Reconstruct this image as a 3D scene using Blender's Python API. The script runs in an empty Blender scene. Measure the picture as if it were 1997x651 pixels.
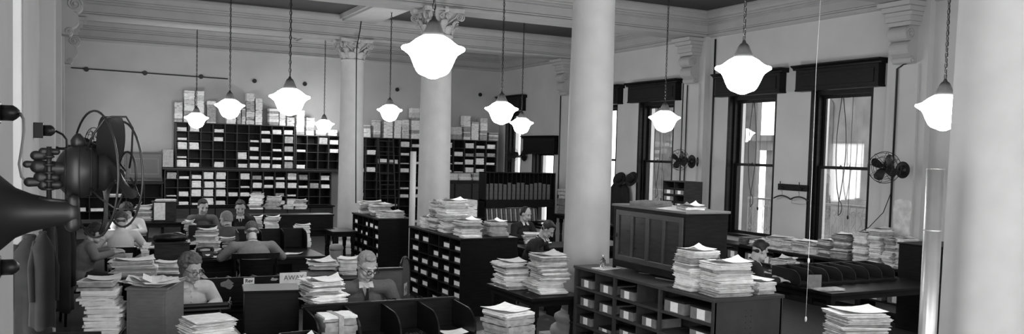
import bpy, math, random
from math import sin, cos, pi, radians as R_, atan2, sqrt, hypot
from mathutils import Vector, Matrix, Euler
rnd = random.Random(7)
SC = bpy.context.scene
COL = SC.collection
# ------------------------------------------------------------------ camera
F, CX, CYP, H = 1662.88, 998.5, 379.08, 2.3
yaw, pit, rol = R_(27.2923), R_(-2.7968), R_(1.5255)
FW = Vector((sin(yaw)*cos(pit), cos(yaw)*cos(pit), sin(pit)))
RT0 = Vector((cos(yaw), -sin(yaw), 0)); UP0 = RT0.cross(FW)
RT = RT0*cos(rol)+UP0*sin(rol); UP = -RT0*sin(rol)+UP0*cos(rol)
EYE = Vector((0, 0, H))
cd = bpy.data.cameras.new('camera'); cam = bpy.data.objects.new('camera', cd); COL.objects.link(cam)
m = Matrix.Identity(4)
for i in range(3): m[i][0] = RT[i]; m[i][1] = UP[i]; m[i][2] = -FW[i]; m[i][3] = EYE[i]
cam.matrix_world = m
cd.sensor_fit = 'HORIZONTAL'; cd.sensor_width = 36; cd.lens = 36*F/1997; cd.shift_y = (CYP-325.5)/1997
cd.clip_start = .05; cd.clip_end = 300
SC.camera = cam
def ray(px, py): return FW+RT*((px-CX)/F)-UP*((py-CYP)/F)
def atz(px, py, z): d = ray(px, py); return EYE+d*((z-H)/d.z)
def atX(px, py, X): d = ray(px, py); return EYE+d*(X/d.x)
def atY(px, py, Y): d = ray(px, py); return EYE+d*(Y/d.y)
def atD(px, py, D): return EYE+ray(px, py)*D
def depth(P): return (Vector(P)-EYE).dot(FW)
# ------------------------------------------------------------------ materials
MATS = {}
def mat(name, g, rough=.6, var=0., scale=8., metal=0., bump=0., kind='noise', spec=.4, stretch=(1, 1, 1)):
    if name in MATS: return MATS[name]
    M = bpy.data.materials.new(name); M.use_nodes = True
    nt = M.node_tree; N = nt.nodes; L = nt.links
    b = N['Principled BSDF']; b.inputs['Roughness'].default_value = rough; b.inputs['Metallic'].default_value = metal
    b.inputs['Specular IOR Level'].default_value = spec
    b.inputs['Base Color'].default_value = (g, g, g, 1)
    if var or bump:
        tc = N.new('ShaderNodeTexCoord'); mp = N.new('ShaderNodeMapping'); mp.inputs['Scale'].default_value = stretch
        L.new(tc.outputs['Object'], mp.inputs['Vector'])
        t = N.new('ShaderNodeTexNoise'); t.inputs['Scale'].default_value = scale; t.inputs['Detail'].default_value = 5
        L.new(mp.outputs[0], t.inputs['Vector'])
        if var:
            r = N.new('ShaderNodeValToRGB'); a, c = max(0, g*(1-var)), g*(1+var)
            r.color_ramp.elements[0].color = (a, a, a, 1); r.color_ramp.elements[1].color = (c, c, c, 1)
            r.color_ramp.elements[0].position = .3; r.color_ramp.elements[1].position = .7
            L.new(t.outputs['Fac'], r.inputs[0]); L.new(r.outputs[0], b.inputs['Base Color'])
        if bump:
            bp = N.new('ShaderNodeBump'); bp.inputs['Strength'].default_value = bump; bp.inputs['Distance'].default_value = .01
            L.new(t.outputs['Fac'], bp.inputs['Height']); L.new(bp.outputs[0], b.inputs['Normal'])
    MATS[name] = M; return M
wallm = mat('wall_plaster', .47, .9, .06, 1.6, bump=.05)
shadem = mat('shaded_wall_plaster', .43, .9, .08, 1.2, bump=.05)  # wall plaster again, darkened: shade of left and back walls in the colour
trimm = mat('cornice_plaster', .36, .85, .05, 3)
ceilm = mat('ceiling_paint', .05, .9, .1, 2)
colm = mat('column_paint', .47, .75, .05, 5, bump=.03)
capm = mat('capital_plaster', .42, .8, .08, 12)
floorm = mat('floor_boards', .035, .6, .4, 3, stretch=(6, .5, 1))
dark = mat('dark_wood', .0075, .42, .45, 6, spec=.12, stretch=(1, 1, 8))
dark2 = mat('stained_wood', .022, .45, .45, 5, spec=.15, stretch=(1, 1, 9))
shelfw = mat('shelf_wood', .022, .5, .4, 5, stretch=(1, 1, 6))
midw = mat('oak_wood', .14, .5, .14, 5, stretch=(2, 2, 12))
cabw = mat('cabinet_wood', .05, .28, .2, 2.5, stretch=(2, 2, 14))
metalg = mat('grey_steel', .045, .45, .12, 6, spec=.2)
steel = mat('pipe_steel', .38, .35, .08, 9, metal=.5)
blackm = mat('black_metal', .010, .42, .2, 12, spec=.35)
blackp = mat('black_paint', .006, .5)
brass = mat('dull_brass', .09, .45, .2, 12, metal=.5)
ironw = mat('light_wire', .25, .5)
labelm = mat('white_label', .82, .8, .06, 30)
inkm = mat('ink', .01, .8)
paper = mat('paper_white', .80, .85, .12, 16)
paper2 = mat('paper_cream', .60, .85, .2, 18)
paper3 = mat('paper_tan', .34, .85, .25, 18)
paperg = mat('paper_grey', .14, .85, .25, 10)
boxside = mat('box_card', .17, .8, .2, 14)
skin = mat('skin', .40, .55, .06, 20); skinl = mat('lips', .17, .6); eyem = mat('eye_dark', .02, .3)
hairg = mat('hair_grey', .10, .7, .35, 60, bump=.6); haird = mat('hair_dark', .013, .6, .4, 60, bump=.5)
hairm = mat('hair_brown', .06, .7, .5, 50, bump=.8); hairw = mat('hair_silver', .2, .7, .25, 60, bump=.6)
sweater = mat('sweater_grey', .09, .95, .1, 60, bump=.2); sweater2 = mat('sweater_light', .16, .95, .1, 60, bump=.2)
blouse = mat('blouse_pale', .60, .85, .06, 20); blouse2 = mat('blouse_grey', .16, .9, .1, 20); shirtw = mat('shirt_white', .6, .8)
shirtp = mat('shirt_pale', .66, .85, .05, 10)
suit = mat('suit_dark', .014, .9, .1, 30); trousers = mat('trousers_dark', .015, .9)
coatg = mat('coat_grey', .014, .95, .3, 12, bump=.2); coatb = mat('coat_black', .007, .95, .3, 10)
M = bpy.data.materials.new('lamp_glass'); M.use_nodes = True
nt = M.node_tree; nt.nodes.clear(); o = nt.nodes.new('ShaderNodeOutputMaterial'); e = nt.nodes.new('ShaderNodeEmission')
e.inputs[0].default_value = (1, 1, 1, 1); e.inputs[1].default_value = 26.; nt.links.new(e.outputs[0], o.inputs[0]); globem = M
M = bpy.data.materials.new('window_glass'); M.use_nodes = True
nt = M.node_tree; nt.nodes.clear(); o = nt.nodes.new('ShaderNodeOutputMaterial'); mx = nt.nodes.new('ShaderNodeMixShader')
tr = nt.nodes.new('ShaderNodeBsdfTransparent'); gl = nt.nodes.new('ShaderNodeBsdfGlossy'); gl.inputs['Roughness'].default_value = .02
tr.inputs[0].default_value = (.92, .92, .92, 1)
mx.inputs[0].default_value = .08; nt.links.new(tr.outputs[0], mx.inputs[1]); nt.links.new(gl.outputs[0], mx.inputs[2]); nt.links.new(mx.outputs[0], o.inputs[0]); glassm = M
bglass = bpy.data.materials.new('bottle_glass'); bglass.use_nodes = True
_b = bglass.node_tree.nodes['Principled BSDF']; _b.inputs['Transmission Weight'].default_value = 1; _b.inputs['Roughness'].default_value = .05
# ------------------------------------------------------------------ mesh builder
class MB:
    def __init__(s): s.v = []; s.f = []; s.T = Matrix.Identity(4)
    def add(s, vs, fs):
        n = len(s.v); s.v += [tuple(s.T @ Vector(p)) for p in vs]; s.f += [tuple(i+n for i in q) for q in fs]; return s
    def box(s, x0, x1, y0, y1, z0, z1):
        return s.add([(x0, y0, z0), (x1, y0, z0), (x1, y1, z0), (x0, y1, z0), (x0, y0, z1), (x1, y0, z1), (x1, y1, z1), (x0, y1, z1)],
                     [(0, 3, 2, 1), (4, 5, 6, 7), (0, 1, 5, 4), (1, 2, 6, 5), (2, 3, 7, 6), (3, 0, 4, 7)])
    def cbox(s, cx, cy, cz, sx, sy, sz): return s.box(cx-sx/2, cx+sx/2, cy-sy/2, cy+sy/2, cz-sz/2, cz+sz/2)
    def lathe(s, prof, n=24, c=(0, 0, 0), axis='z'):
        vs = []; fs = []
        for r, z in prof:
            for k in range(n):
                a = 2*pi*k/n; p = (r*cos(a), r*sin(a), z)
                if axis == 'x': p = (z, r*cos(a), r*sin(a))
                if axis == 'y': p = (r*cos(a), z, r*sin(a))
                vs.append((p[0]+c[0], p[1]+c[1], p[2]+c[2]))
        for i in range(len(prof)-1):
            for k in range(n):
                k2 = (k+1) % n; q = (i*n+k, i*n+k2, (i+1)*n+k2, (i+1)*n+k)
                fs.append(q if axis != 'y' else q[::-1])
        fs.append(tuple(range(n))[::-1]); fs.append(tuple((len(prof)-1)*n+k for k in range(n)))
        return s.add(vs, fs)
    def tube(s, pts, r, n=8, closed=False, cap=True):
        pts = [Vector(p) for p in pts]; m = len(pts); rs = r if isinstance(r, (list, tuple)) else [r]*m
        vs = []; fs = []; up = None
        for i, p in enumerate(pts):
            if closed: t = (pts[(i+1) % m]-pts[i-1])
            else: t = (pts[min(i+1, m-1)]-pts[max(i-1, 0)])
            t = t.normalized() if t.length > 1e-9 else Vector((0, 0, 1))
            if up is None: up = Vector((0, 0, 1)) if abs(t.z) < .9 else Vector((1, 0, 0))
            a = (up-t*up.dot(t)); a = a.normalized() if a.length > 1e-6 else t.orthogonal().normalized(); up = a; b = t.cross(a)
            for k in range(n):
                q = 2*pi*k/n; vs.append(p+a*cos(q)*rs[i]+b*sin(q)*rs[i])
        for i in range(m if closed else m-1):
            for k in range(n):
                k2 = (k+1) % n; j = (i+1) % m; fs.append((i*n+k, i*n+k2, j*n+k2, j*n+k))
        if not closed and cap: fs.append(tuple(range(n))[::-1]); fs.append(tuple((m-1)*n+k for k in range(n)))
        return s.add(vs, fs)
    def ring(s, c, rad, r, ax='z', n=32, k=6, sx=1):
        pts = []
        for i in range(n):
            a = 2*pi*i/n; u, v = rad*cos(a)*sx, rad*sin(a)
            pts.append({'z': (c[0]+u, c[1]+v, c[2]), 'x': (c[0], c[1]+u, c[2]+v), 'y': (c[0]+u, c[1], c[2]+v)}[ax])
        return s.tube(pts, r, k, closed=True)
    def prism(s, prof, a, b, axis):   # prof: (p,q) polygon swept along axis from a to b
        vs = []
        for t in (a, b):
            for p, q in prof: vs.append({'x': (t, p, q), 'y': (p, t, q), 'z': (p, q, t)}[axis])
        n = len(prof); fs = [(i, (i+1) % n, n+(i+1) % n, n+i) for i in range(n)]
        fs += [tuple(range(n))[::-1], tuple(range(n, 2*n))]
        return s.add(vs, fs)
    def ell(s, c, r, nu=16, nv=10, rot=None):
        vs = []; fs = []; c = Vector(c); Rm = rot or Matrix.Identity(3)
        for j in range(1, nv):
            t = pi*j/nv
            for k in range(nu):
                a = 2*pi*k/nu; vs.append(c+Rm @ Vector((r[0]*sin(t)*cos(a), r[1]*sin(t)*sin(a), r[2]*cos(t))))
        vs.append(c+Rm @ Vector((0, 0, r[2]))); vs.append(c+Rm @ Vector((0, 0, -r[2]))); T_, B_ = len(vs)-2, len(vs)-1
        for j in range(nv-2):
            for k in range(nu):
                k2 = (k+1) % nu; fs.append((j*nu+k, (j+1)*nu+k, (j+1)*nu+k2, j*nu+k2))
        for k in range(nu):
            k2 = (k+1) % nu; fs.append((T_, k, k2)); fs.append((B_, (nv-2)*nu+k2, (nv-2)*nu+k))
        return s.add(vs, fs)
    def caps(s, a, b, ra, rb, n=14):   # closed tapered capsule
        a, b = Vector(a), Vector(b); d = b-a; L = max(d.length, 1e-6); t = d/L; pts = []; rs = []
        for i in range(5): q = pi/2*i/4; pts.append(a-t*ra*cos(q)*1.0); rs.append(max(ra*sin(q), .0015))
        for i in range(5): q = pi/2*i/4; pts.append(b+t*rb*sin(q)); rs.append(max(rb*cos(q), .0015))
        return s.tube(pts, rs, n)
    def build(s, name, material, parent=None, smooth=False, bevel=0, loc=None, rz=0):
        me = bpy.data.meshes.new(name); me.from_pydata(s.v, [], s.f); me.update()
        if smooth:
            for p in me.polygons: p.use_smooth = True
        for mm in (material if isinstance(material, list) else [material]): me.materials.append(mm)
        o = bpy.data.objects.new(name, me); COL.objects.link(o)
        if parent: o.parent = parent
        if loc: o.location = loc
        if rz: o.rotation_euler.z = rz
        if bevel:
            b = o.modifiers.new('bevel', 'BEVEL'); b.width = bevel; b.segments = 2; b.limit_method = 'ANGLE'
        return o
def recalc(o):
    import bmesh
    bm = bmesh.new(); bm.from_mesh(o.data); bmesh.ops.recalc_face_normals(bm, faces=bm.faces); bm.to_mesh(o.data); bm.free(); return o
LB = {}
def tag(o, label, cat, group=None, kind=None):
    o['label'] = label; o['category'] = cat
    if label in LB: print('DUPLABEL', label)
    LB[label] = 1
    if group: o['group'] = group
    if kind: o['kind'] = kind
    return o
def thing(name, label, cat, loc=(0, 0, 0), rz=0, group=None):
    o = bpy.data.objects.new(name, None); COL.objects.link(o); o.location = loc; o.rotation_euler.z = rz
    o.empty_display_size = .1
    return tag(o, label, cat, group)
def struct(o): o['kind'] = 'structure'; return o
def kids(o): return [c for c in COL.objects if c.parent == o]
def copy_tree(o, parent=None):
    c = o.copy(); COL.objects.link(c)
    if parent: c.parent = parent
    for ch in kids(o): copy_tree(ch, c)
    return c
ORD = ['first', 'second', 'third', 'fourth', 'fifth', 'sixth', 'seventh', 'eighth', 'ninth', 'tenth', 'eleventh', 'twelfth', 'thirteenth', 'fourteenth', 'fifteenth', 'sixteenth', 'seventeenth', 'eighteenth', 'nineteenth', 'twentieth', 'twenty-first', 'twenty-second', 'twenty-third', 'twenty-fourth', 'twenty-fifth', 'twenty-sixth']
# ------------------------------------------------------------------ room shell
XL, XR, YB, YF, ZC, ZT = -.25, 11.08, 22.43, -3.0, 4.69, 5.15
COLY = [3.60, 8.62, 13.51, 18.40]; CXX = 5.47
mb = MB(); mb.box(XL-.5, XR+.6, YF-.3, YB+.3, -.2, 0); struct(mb.build('floor', floorm))
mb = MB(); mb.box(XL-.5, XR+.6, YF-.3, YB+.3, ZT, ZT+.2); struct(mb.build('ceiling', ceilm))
mb = MB(); mb.box(XL-.5, XR+.6, YB, YB+.3, 0, ZT); struct(mb.build('wall_back', shadem))
def wall_x(name, x0, x1, ya, yb, openings, material):
    mb = MB(); y = ya
    for (a, b, z0, z1) in sorted(openings):
        mb.box(x0, x1, y, a, 0, ZT); mb.box(x0, x1, a, b, 0, z0); mb.box(x0, x1, a, b, z1, ZT); y = b
    mb.box(x0, x1, y, yb, 0, ZT); return struct(mb.build(name, material))
RW = [(9.93, 1.27), (11.98, 1.27), (14.87, 1.27), (16.95, 1.27), (21.5, 1.0)]
ro = [(c-w/2, c+w/2, .85, 3.5) for c, w in RW]+[(19.15, 20.35, .3, 2.4)]+[(4.4, 5.67, .85, 3.5)]
wall_x('wall_right', XR, XR+.45, YF-.3, YB+.3, ro, wallm)
lo = [(4.65, 5.6, .4, 3.9), (14.9, 16.0, .9, 3.7), (19.4, 20.9, .9, 3.0), (.6, 1.9, .8, 3.6), (-2.2, -.6, .8, 3.6)]  # two far openings added out of view to brighten back wall and papers
wall_x('wall_left', XL-.45, XL, YF-.3, YB+.3, lo, shadem)
mb = MB(); x = XL
fo = [(.6, 2.4), (3.4, 5.2), (6.2, 8.0), (8.8, 10.4)]
for a, b in fo:
    mb.box(x, a, YF-.3, YF, 0, ZT); mb.box(a, b, YF-.3, YF, 0, .8); mb.box(a, b, YF-.3, YF, 3.8, ZT); x = b
mb.box(x, XR, YF-.3, YF, 0, ZT); struct(mb.build('wall_front', wallm))
# cornice profile: (offset out, z)
PF = [(0, 4.64), (.03, 4.65), (.06, 4.67), (.06, 4.70), (.03, 4.705), (.03, 4.712), (.05, 4.718), (.05, 4.74), (.032, 4.75), (.032, 4.88), (.045, 4.885), (.045, 4.90), (.030, 4.905), (.030, 4.925), (.055, 4.93), (.055, 4.95), (.045, 4.955), (.07, 4.965), (.085, 4.985), (.075, 4.99), (.075, 5.0), (.10, 5.005), (.12, 5.04), (.16, 5.07), (.185, 5.08), (.185, 5.12), (.175, ZT-.004)]
mb = MB(); mb.prism([(XR-p+.002, z) for p, z in PF]+[(XR+.01, ZT-.004)], YF, YB, 'y'); struct(recalc(mb.build('trim_1', trimm)))
mb = MB(); mb.prism([(XL+p-.002, z) for p, z in PF]+[(XL-.01, ZT-.004)], YF, YB, 'y'); struct(recalc(mb.build('trim_2', trimm)))
mb = MB(); mb.prism([(YB-p+.002, z) for p, z in PF]+[(YB+.01, ZT-.004)], XL, XR, 'x'); struct(recalc(mb.build('trim_3', trimm)))
for i, cy in enumerate(COLY):   # entablature beams over every column row
    hw = .22; pr = [(cy+hw+p, z) for p, z in PF[1:]]+[(cy-hw-p, z) for p, z in PF[1:][::-1]]
    mb = MB(); mb.prism(pr, XL+.01, XR-.01, 'x'); struct(recalc(mb.build('trim_%d' % (4+i), trimm)))
mb = MB()
ys = [YF]+COLY+[YB]
for a, b in zip(ys[:-1], ys[1:]):
    a2 = a+(.4 if a != YF else 0); b2 = b-(.4 if b != YB else .17)
    mb.box(CXX-.42, CXX+.42, a2, b2, ZT-.10, ZT-.004); mb.box(CXX-.36, CXX+.36, a2, b2, ZT-.14, ZT-.10)
struct(mb.build('trim_8', trimm))
# pilasters with brackets
mb = MB()
for cy in COLY[1:]: mb.box(XR-.12, XR+.01, cy-.34, cy+.34, 0, 4.66); mb.box(XR-.16, XR-.11, cy-.22, cy+.22, 0, 3.75)
struct(mb.build('trim_9', wallm))
mb = MB()
for cy in COLY[1:]: mb.box(XL-.01, XL+.11, cy-.34, cy+.34, 0, 4.66)
struct(mb.build('trim_10', shadem))
# ------------------------------------------------------------------ consoles (brackets)
def console(label, x, y, sgn, group):
    t = thing('wall_bracket', label, 'bracket', (x, y, 0), 0, group)
    s = sgn   # direction from wall into the room
    mb = MB()
    for (d, z0, z1, w) in ((.22, 4.30, 4.36, .20), (.26, 4.36, 4.44, .22), (.25, 4.44, 4.50, .23), (.31, 4.50, 4.57, .25), (.37, 4.57, 4.64, .28)):
        mb.box(*sorted((0, s*d)), -w, w, z0, z1)
    mb.build('bracket_block', trimm, t, bevel=.006)
    n = 26; pr = []
    def arc(cx, cz, r, a0, a1, k): return [(cx+r*cos(a0+(a1-a0)*i/k), cz+r*sin(a0+(a1-a0)*i/k)) for i in range(k+1)]
    pr = [(0, 4.30), (.13, 4.30)]+arc(.16, 4.19, .11, pi/2, -pi*.45, 10)+arc(.105, 3.98, .115, pi*.42, -pi*.35, 8)+arc(.09, 3.81, .05, pi*.3, -pi*.6, 7)+[(0, 3.77)]
    mb = MB(); mb.prism([(s*p, q) for p, q in pr], -.16, .16, 'y'); recalc(mb.build('console', trimm, t))
    for (cx, cz, r) in ((.16, 4.19, .095), (.09, 3.81, .045)):
        for sy in (-1, 1):
            mb = MB(); pts = []
            for i in range(34):
                a = i/33*4.2*pi; rr = r*(1-.8*i/33); pts.append((s*(cx+rr*cos(a)), sy*.165, cz+rr*sin(a)))
            mb.tube(pts, [.013*(1-.4*i/33) for i in range(34)], 6)
            mb.ell((s*cx, sy*.165, cz), (r*.26, .02, r*.26), 10, 6)
            mb.build('scroll', trimm, t, smooth=True)
for i, (cy, nm) in enumerate(zip(COLY[1:], ('above the nearest right wall fan', 'right of the window behind the tall wooden cabinet', 'at the far right, just left of the plain column'))):
    console('white plaster scroll bracket '+nm, XR-.12, cy, -1, 'scroll brackets under the beams')
for cy, nm in zip(COLY[1:], ('the highest one', 'upper of the two full ones', 'lowest and farthest one')):
    console('grey plaster scroll bracket on the left wall, '+nm, XL+.11, cy, 1, 'scroll brackets under the beams')
# ------------------------------------------------------------------ columns
def leaf(mb, a, r0, r1, z0, z1, w, curl=.05, n=8):
    # acanthus leaf standing against the bell at angle a, tip curling outwards
    vs = []; fs = []; ca, sa = cos(a), sin(a)
    for i in range(n+1):
        t = i/n; z = z0+(z1-z0)*min(1, t*1.18) - (max(0, t-.82)*(z1-z0)*.9)
        r = r0+(r1-r0)*t + curl*max(0, t-.55)**1.3*3
        ww = w*(.55+.6*sin(pi*min(t*1.05, 1)))*(1 if i % 2 == 0 else .8)
        if i == n: ww = w*.25
        for k, u in enumerate((-1, -.5, 0, .5, 1)):
            rr = r+(.018 if k == 2 else (.008 if k in (1, 3) else -.004)); tx, ty = -sa*u*ww, ca*u*ww
            vs.append((rr*ca+tx, rr*sa+ty, z-(.012 if k in (0, 4) else 0)))
    m = len(vs); vs += [(x*.96, y*.96, z-.006) for x, y, z in vs]
    for i in range(n):
        for k in range(4):
            q = (i*5+k, i*5+k+1, (i+1)*5+k+1, (i+1)*5+k); fs.append(q); fs.append(tuple(x+m for x in q[::-1]))
    bd = [i*5 for i in range(n+1)]+[n*5+k for k in range(1, 5)]+[i*5+4 for i in range(n-1, -1, -1)]+[3, 2, 1]
    for i in range(len(bd)):
        j = (i+1) % len(bd); fs.append((bd[i], bd[j], bd[j]+m, bd[i]+m))
    mb.add(vs, fs)
def make_column(label, y):
    t = thing('column', label, 'column', (CXX, y, 0), 0, 'round columns down the middle of the room')
    mb = MB(); mb.box(-.40, .40, -.40, .40, 0, .13)
    mb.build('plinth', colm, t, bevel=.008)
    mb = MB(); mb.lathe([(.39, .13), (.405, .16), (.41, .195), (.40, .23), (.375, .25), (.345, .26), (.335, .285), (.34, .31), (.355, .32), (.365, .345), (.36, .375), (.335, .39), (.30, .40), (.29, .43), (.275, .46)], 48)
    mb.build('base', colm, t, smooth=True)
    pr = []
    for i in range(17):
        u = i/16; pr.append((.277-.030*u**1.5, .44+(4.20-.44)*u))
    pr += [(.265, 4.21), (.272, 4.225), (.265, 4.24), (.25, 4.245)]
    mb = MB(); mb.lathe(pr, 48); mb.build('shaft', colm, t, smooth=True)
    mb = MB(); mb.lathe([(.235, 4.24), (.235, 4.35), (.245, 4.45), (.27, 4.53), (.32, 4.59), (.33, 4.60)], 32)
    # concave abacus
    for z0, z1, e in ((4.595, 4.625, .0), (4.625, 4.665, .02)):
        pr = []
        for q in range(4):
            a0 = pi/4+q*pi/2; R0 = .52+e
            c0 = (R0*cos(a0), R0*sin(a0)); a1 = a0+pi/2; c1 = (R0*cos(a1), R0*sin(a1)); am = a0+pi/4
            for i in range(9):
                u = .06+.88*i/8; px = c0[0]*(1-u)+c1[0]*u; py = c0[1]*(1-u)+c1[1]*u; k = .075*sin(pi*u)
                pr.append((px-k*cos(am), py-k*sin(am)))
        mb.prism(pr, z0, z1, 'z')
    recalc(mb.build('capital', capm, t))
    for q in range(4):
        a = pi/4+q*pi/2
        mb = MB()
        for sd in (-1, 1):
            pts = []; rs = []
            # stalk rises from the bell, ends in a spiral under the corner
            for i in range(8):
                u = i/7; r = .245+.10*u**1.6; ang = a+sd*(.55*(1-u)+.10); pts.append((r*cos(ang), r*sin(ang), 4.36+.17*u)); rs.append(.014)
            for i in range(26):
                u = i/25; th = pi*.75-u*3.4*pi; rr = .062*(1-.78*u); rc = .415; ang = a+sd*.10
                r = rc+rr*cos(th); pts.append((r*cos(ang), r*sin(ang), 4.528+rr*sin(th))); rs.append(.015*(1-.3*u))
            mb.tube(pts, rs, 6)
        mb.build('volute', capm, t, smooth=True)
    for q in range(4):
        mb = MB(); a = q*pi/2
        mb.ell((.40*cos(a), .40*sin(a), 4.63), (.045, .045, .05), 10, 8)
        for k in range(6):
            b = k*pi/3; mb.ell((.41*cos(a)-sin(a)*.035*cos(b), .41*sin(a)+cos(a)*.035*cos(b), 4.63+.035*sin(b)), (.02, .02, .02), 8, 6)
        for sd in (-1, 1):   # inner small spirals
            pts = []
            for i in range(24):
                u = i/23; th = pi*.5+sd*u*3.2*pi; rr = .045*(1-.75*u); dx = sd*.055+rr*cos(th); r = .33
                pts.append((r*cos(a)-sin(a)*dx, r*sin(a)+cos(a)*dx, 4.53+rr*sin(th)))
            mb.tube(pts, .011, 6)
        mb.build('rosette', capm, t, smooth=True)
    for k in range(8):
        mb = MB(); leaf(mb, k*pi/4+pi/8, .245, .30, 4.25, 4.40, .085); mb.build('leaf', capm, t, smooth=True)
    for k in range(8):
        mb = MB(); leaf(mb, k*pi/4, .25, .325, 4.27, 4.49, .075); mb.build('leaf', capm, t, smooth=True)
    return t
c0 = make_column('thick pale column at the right edge of the photo beside the steel pipe', COLY[0])
for y, lb in zip(COLY[1:], ('plain white round column beside the steel bookcase, its capital out of frame', 'white column with carved capital behind the largest hanging lamp', 'farthest white column with carved capital and dark cable on its shaft')):
    c = copy_tree(c0); c.location.y = y; tag(c, lb, 'column', 'round columns down the middle of the room')
# ------------------------------------------------------------------ windows of the right wall
def win(n, cy, w, z0, z1, sash_z, pel=(3.48, 3.90, .9), x=XR, sgn=1, frame=dark, wire=False, pm=dark):
    t = bpy.data.objects.new('window_%d' % n, None); COL.objects.link(t); t.location = (x, cy, 0); struct(t)
    X = lambda a, b: sorted((sgn*a, sgn*b)); h = w/2
    mb = MB()
    mb.box(*X(.10, .30), -h-.01, -h+.09, z0+.002, z1-.002); mb.box(*X(.10, .30), h-.09, h+.01, z0+.002, z1-.002)
    mb.box(*X(.10, .30), -h+.09, h-.09, z1-.10, z1-.002)
    mb.box(*X(.004, .10), h-.05, h+.01, z0+.002, z1-.002); mb.box(*X(.004, .10), -h-.01, -h+.05, z0+.002, z1-.002)
    mb.build('window_frame', frame, t, bevel=.006)
    mb = MB(); mb.box(*X(-.05, .32), -h+.002, h-.002, z0+.002, z0+.05); mb.build('window_sill', frame, t, bevel=.006)
    for nm, xa, a, b in (('lower_sash', .15, z0+.05, sash_z+.03), ('upper_sash', .20, sash_z-.02, z1-.1)):
        mb = MB(); q = h-.09
        mb.box(*X(xa, xa+.04), -q, -q+.06, a, b); mb.box(*X(xa, xa+.04), q-.06, q, a, b)
        mb.box(*X(xa, xa+.04), -q+.06, q-.06, a, a+.05); mb.box(*X(xa, xa+.04), -q+.06, q-.06, b-.05, b)
        s = mb.build(nm, frame, t)
        mb = MB(); mb.box(*X(xa+.017, xa+.023), -q+.06, q-.06, a+.05, b-.05); mb.build('pane', glassm, s)
    mb = MB(); mb.tube([(sgn*.13, -.03, sash_z+.02), (sgn*.13, .03, sash_z+.02), (sgn*.11, .05, sash_z+.045)], .012, 6); mb.build('sash_lock', blackm, t)
    if pel:
        a, b, q = pel; mb = MB()
        mb.box(*X(-.16, 0), -q+.06, q-.06, a, b-.08)
        mb.box(*X(-.172, -.16), -q+.14, q-.14, a+.06, b-.14)
        mb.prism([(sgn*o, z) for o, z in ((0, b-.08), (-.17, b-.08), (-.18, b-.05), (-.22, b-.03), (-.235, b-.02), (-.235, b), (0, b))], -q, q, 'y')
        mb.box(*X(-.165, 0), -q+.05, q-.05, a-.015, a+.015)
        recalc(mb.build('pelmet', pm, t, bevel=.004))
    return t
wn = 1
for c, w in RW[::1]:
    if c == 21.5: win(wn, c, w, .85, 3.5, 2.19, (3.48, 3.90, .78)); wn += 1; continue
    win(wn, c, w, .85, 3.5, 2.19); wn += 1
win(wn, 19.75, 1.2, .3, 2.4, 1.4, (2.30, 2.77, .9)); wn += 1
for c in (5.035,): win(wn, c, 1.27, .85, 3.5, 2.19); wn += 1
for (a, b, z0, z1) in lo[:1]: win(wn, (a+b)/2, b-a, z0, z1, 2.2, None, XL, -1, trimm); wn += 1
for (a, b, z0, z1) in lo[1:]: win(wn, (a+b)/2, b-a, z0, z1, 2.2, None, XL, -1, trimm); wn += 1  # also frames the two added, unseen far openings
# window cords
def cord(name, label, cat, pts, r, m_, group=None):
    mb = MB(); mb.tube(pts, r, 6); return tag(mb.build(name, m_, smooth=True), label, cat, group)
for (px0, lb) in ((9.93, 'nearest window, right of the coat hooks'), (11.98, 'window left of the coat hooks'), (14.87, 'window above the tall wooden cabinet')):
    y0 = px0+.05
    pts = [(XR+.09, y0, 3.38)]+[(XR+.09, y0+.08*sin(pi*i/10)+.0, 3.38-1.7*i/10) for i in range(1, 10)]
    pts += [(XR+.09, y0+.02-.11*sin(a), 1.68-.14*(1-cos(a))/1.0+.0) for a in [pi*k/8 for k in range(1, 8)]]
    pts += [(XR+.09, y0-.10*sin(pi*(10-i)/10)-.02, 1.62+1.75*i/10) for i in range(0, 11)]
    t = cord('sash_cord', 'dark looped sash cord hanging in the '+lb, 'cord', pts, .007, blackp, 'sash cords')
    t = cord('blind_pull', 'thin straight pull cord in the '+lb, 'cord', [(XR+.09, y0-.22, 3.36), (XR+.09, y0-.22, 1.42)], .004, blackp, 'blind pulls')
    mb = MB(); mb.ell((XR+.09, y0-.22, 1.40), (.018, .018, .035), 8, 6); mb.build('knob', blackm, t)
# ------------------------------------------------------------------ outside
stone = mat('street_stone', .08, .9, .3, 1.5); stone2 = mat('street_brick', .05, .9, .3, 2.5); ironb = mat('iron_rail', .25, .6)
def building(label, x0, x1, y0, y1, h, mt, winrows):
    t = thing('building', label, 'building', (x0, y0, -8))
    mb = MB(); mb.box(0, x1-x0, 0, y1-y0, 0, h); mb.build('facade', mt, t)
    mb = MB(); mb.box(-.5, x1-x0+.1, -.4, y1-y0+.4, h, h+.25); mb.box(-.3, x1-x0+.1, -.25, y1-y0+.25, h-.4, h); mb.build('roof_cornice', mt, t)
    n = max(1, int((y1-y0)/2.4))
    for k in range(n):
        for zz in winrows:
            mb = MB(); yc = (k+.5)*(y1-y0)/n
            pr = [(yc-.3, zz), (yc+.3, zz), (yc+.3, zz+1.5)]+[(yc+.3*cos(a), zz+1.5+.3*sin(a)) for a in [pi*i/8 for i in range(1, 8)]]+[(yc-.3, zz+1.5)]
            mb.prism(pr, -.05, .02, 'x'); recalc(mb.build('arched_window', stone2, t))
    return t
building('tall stone office block outside the nearest window', 27, 37, 22.6, 27.0, 14.5, stone, (1.5, 5, 8, 11))
building('low stone wing with a projecting roof cornice outside the hook board window', 27, 27.7, 27.75, 28.15, 11.1, stone, (5,))
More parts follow.
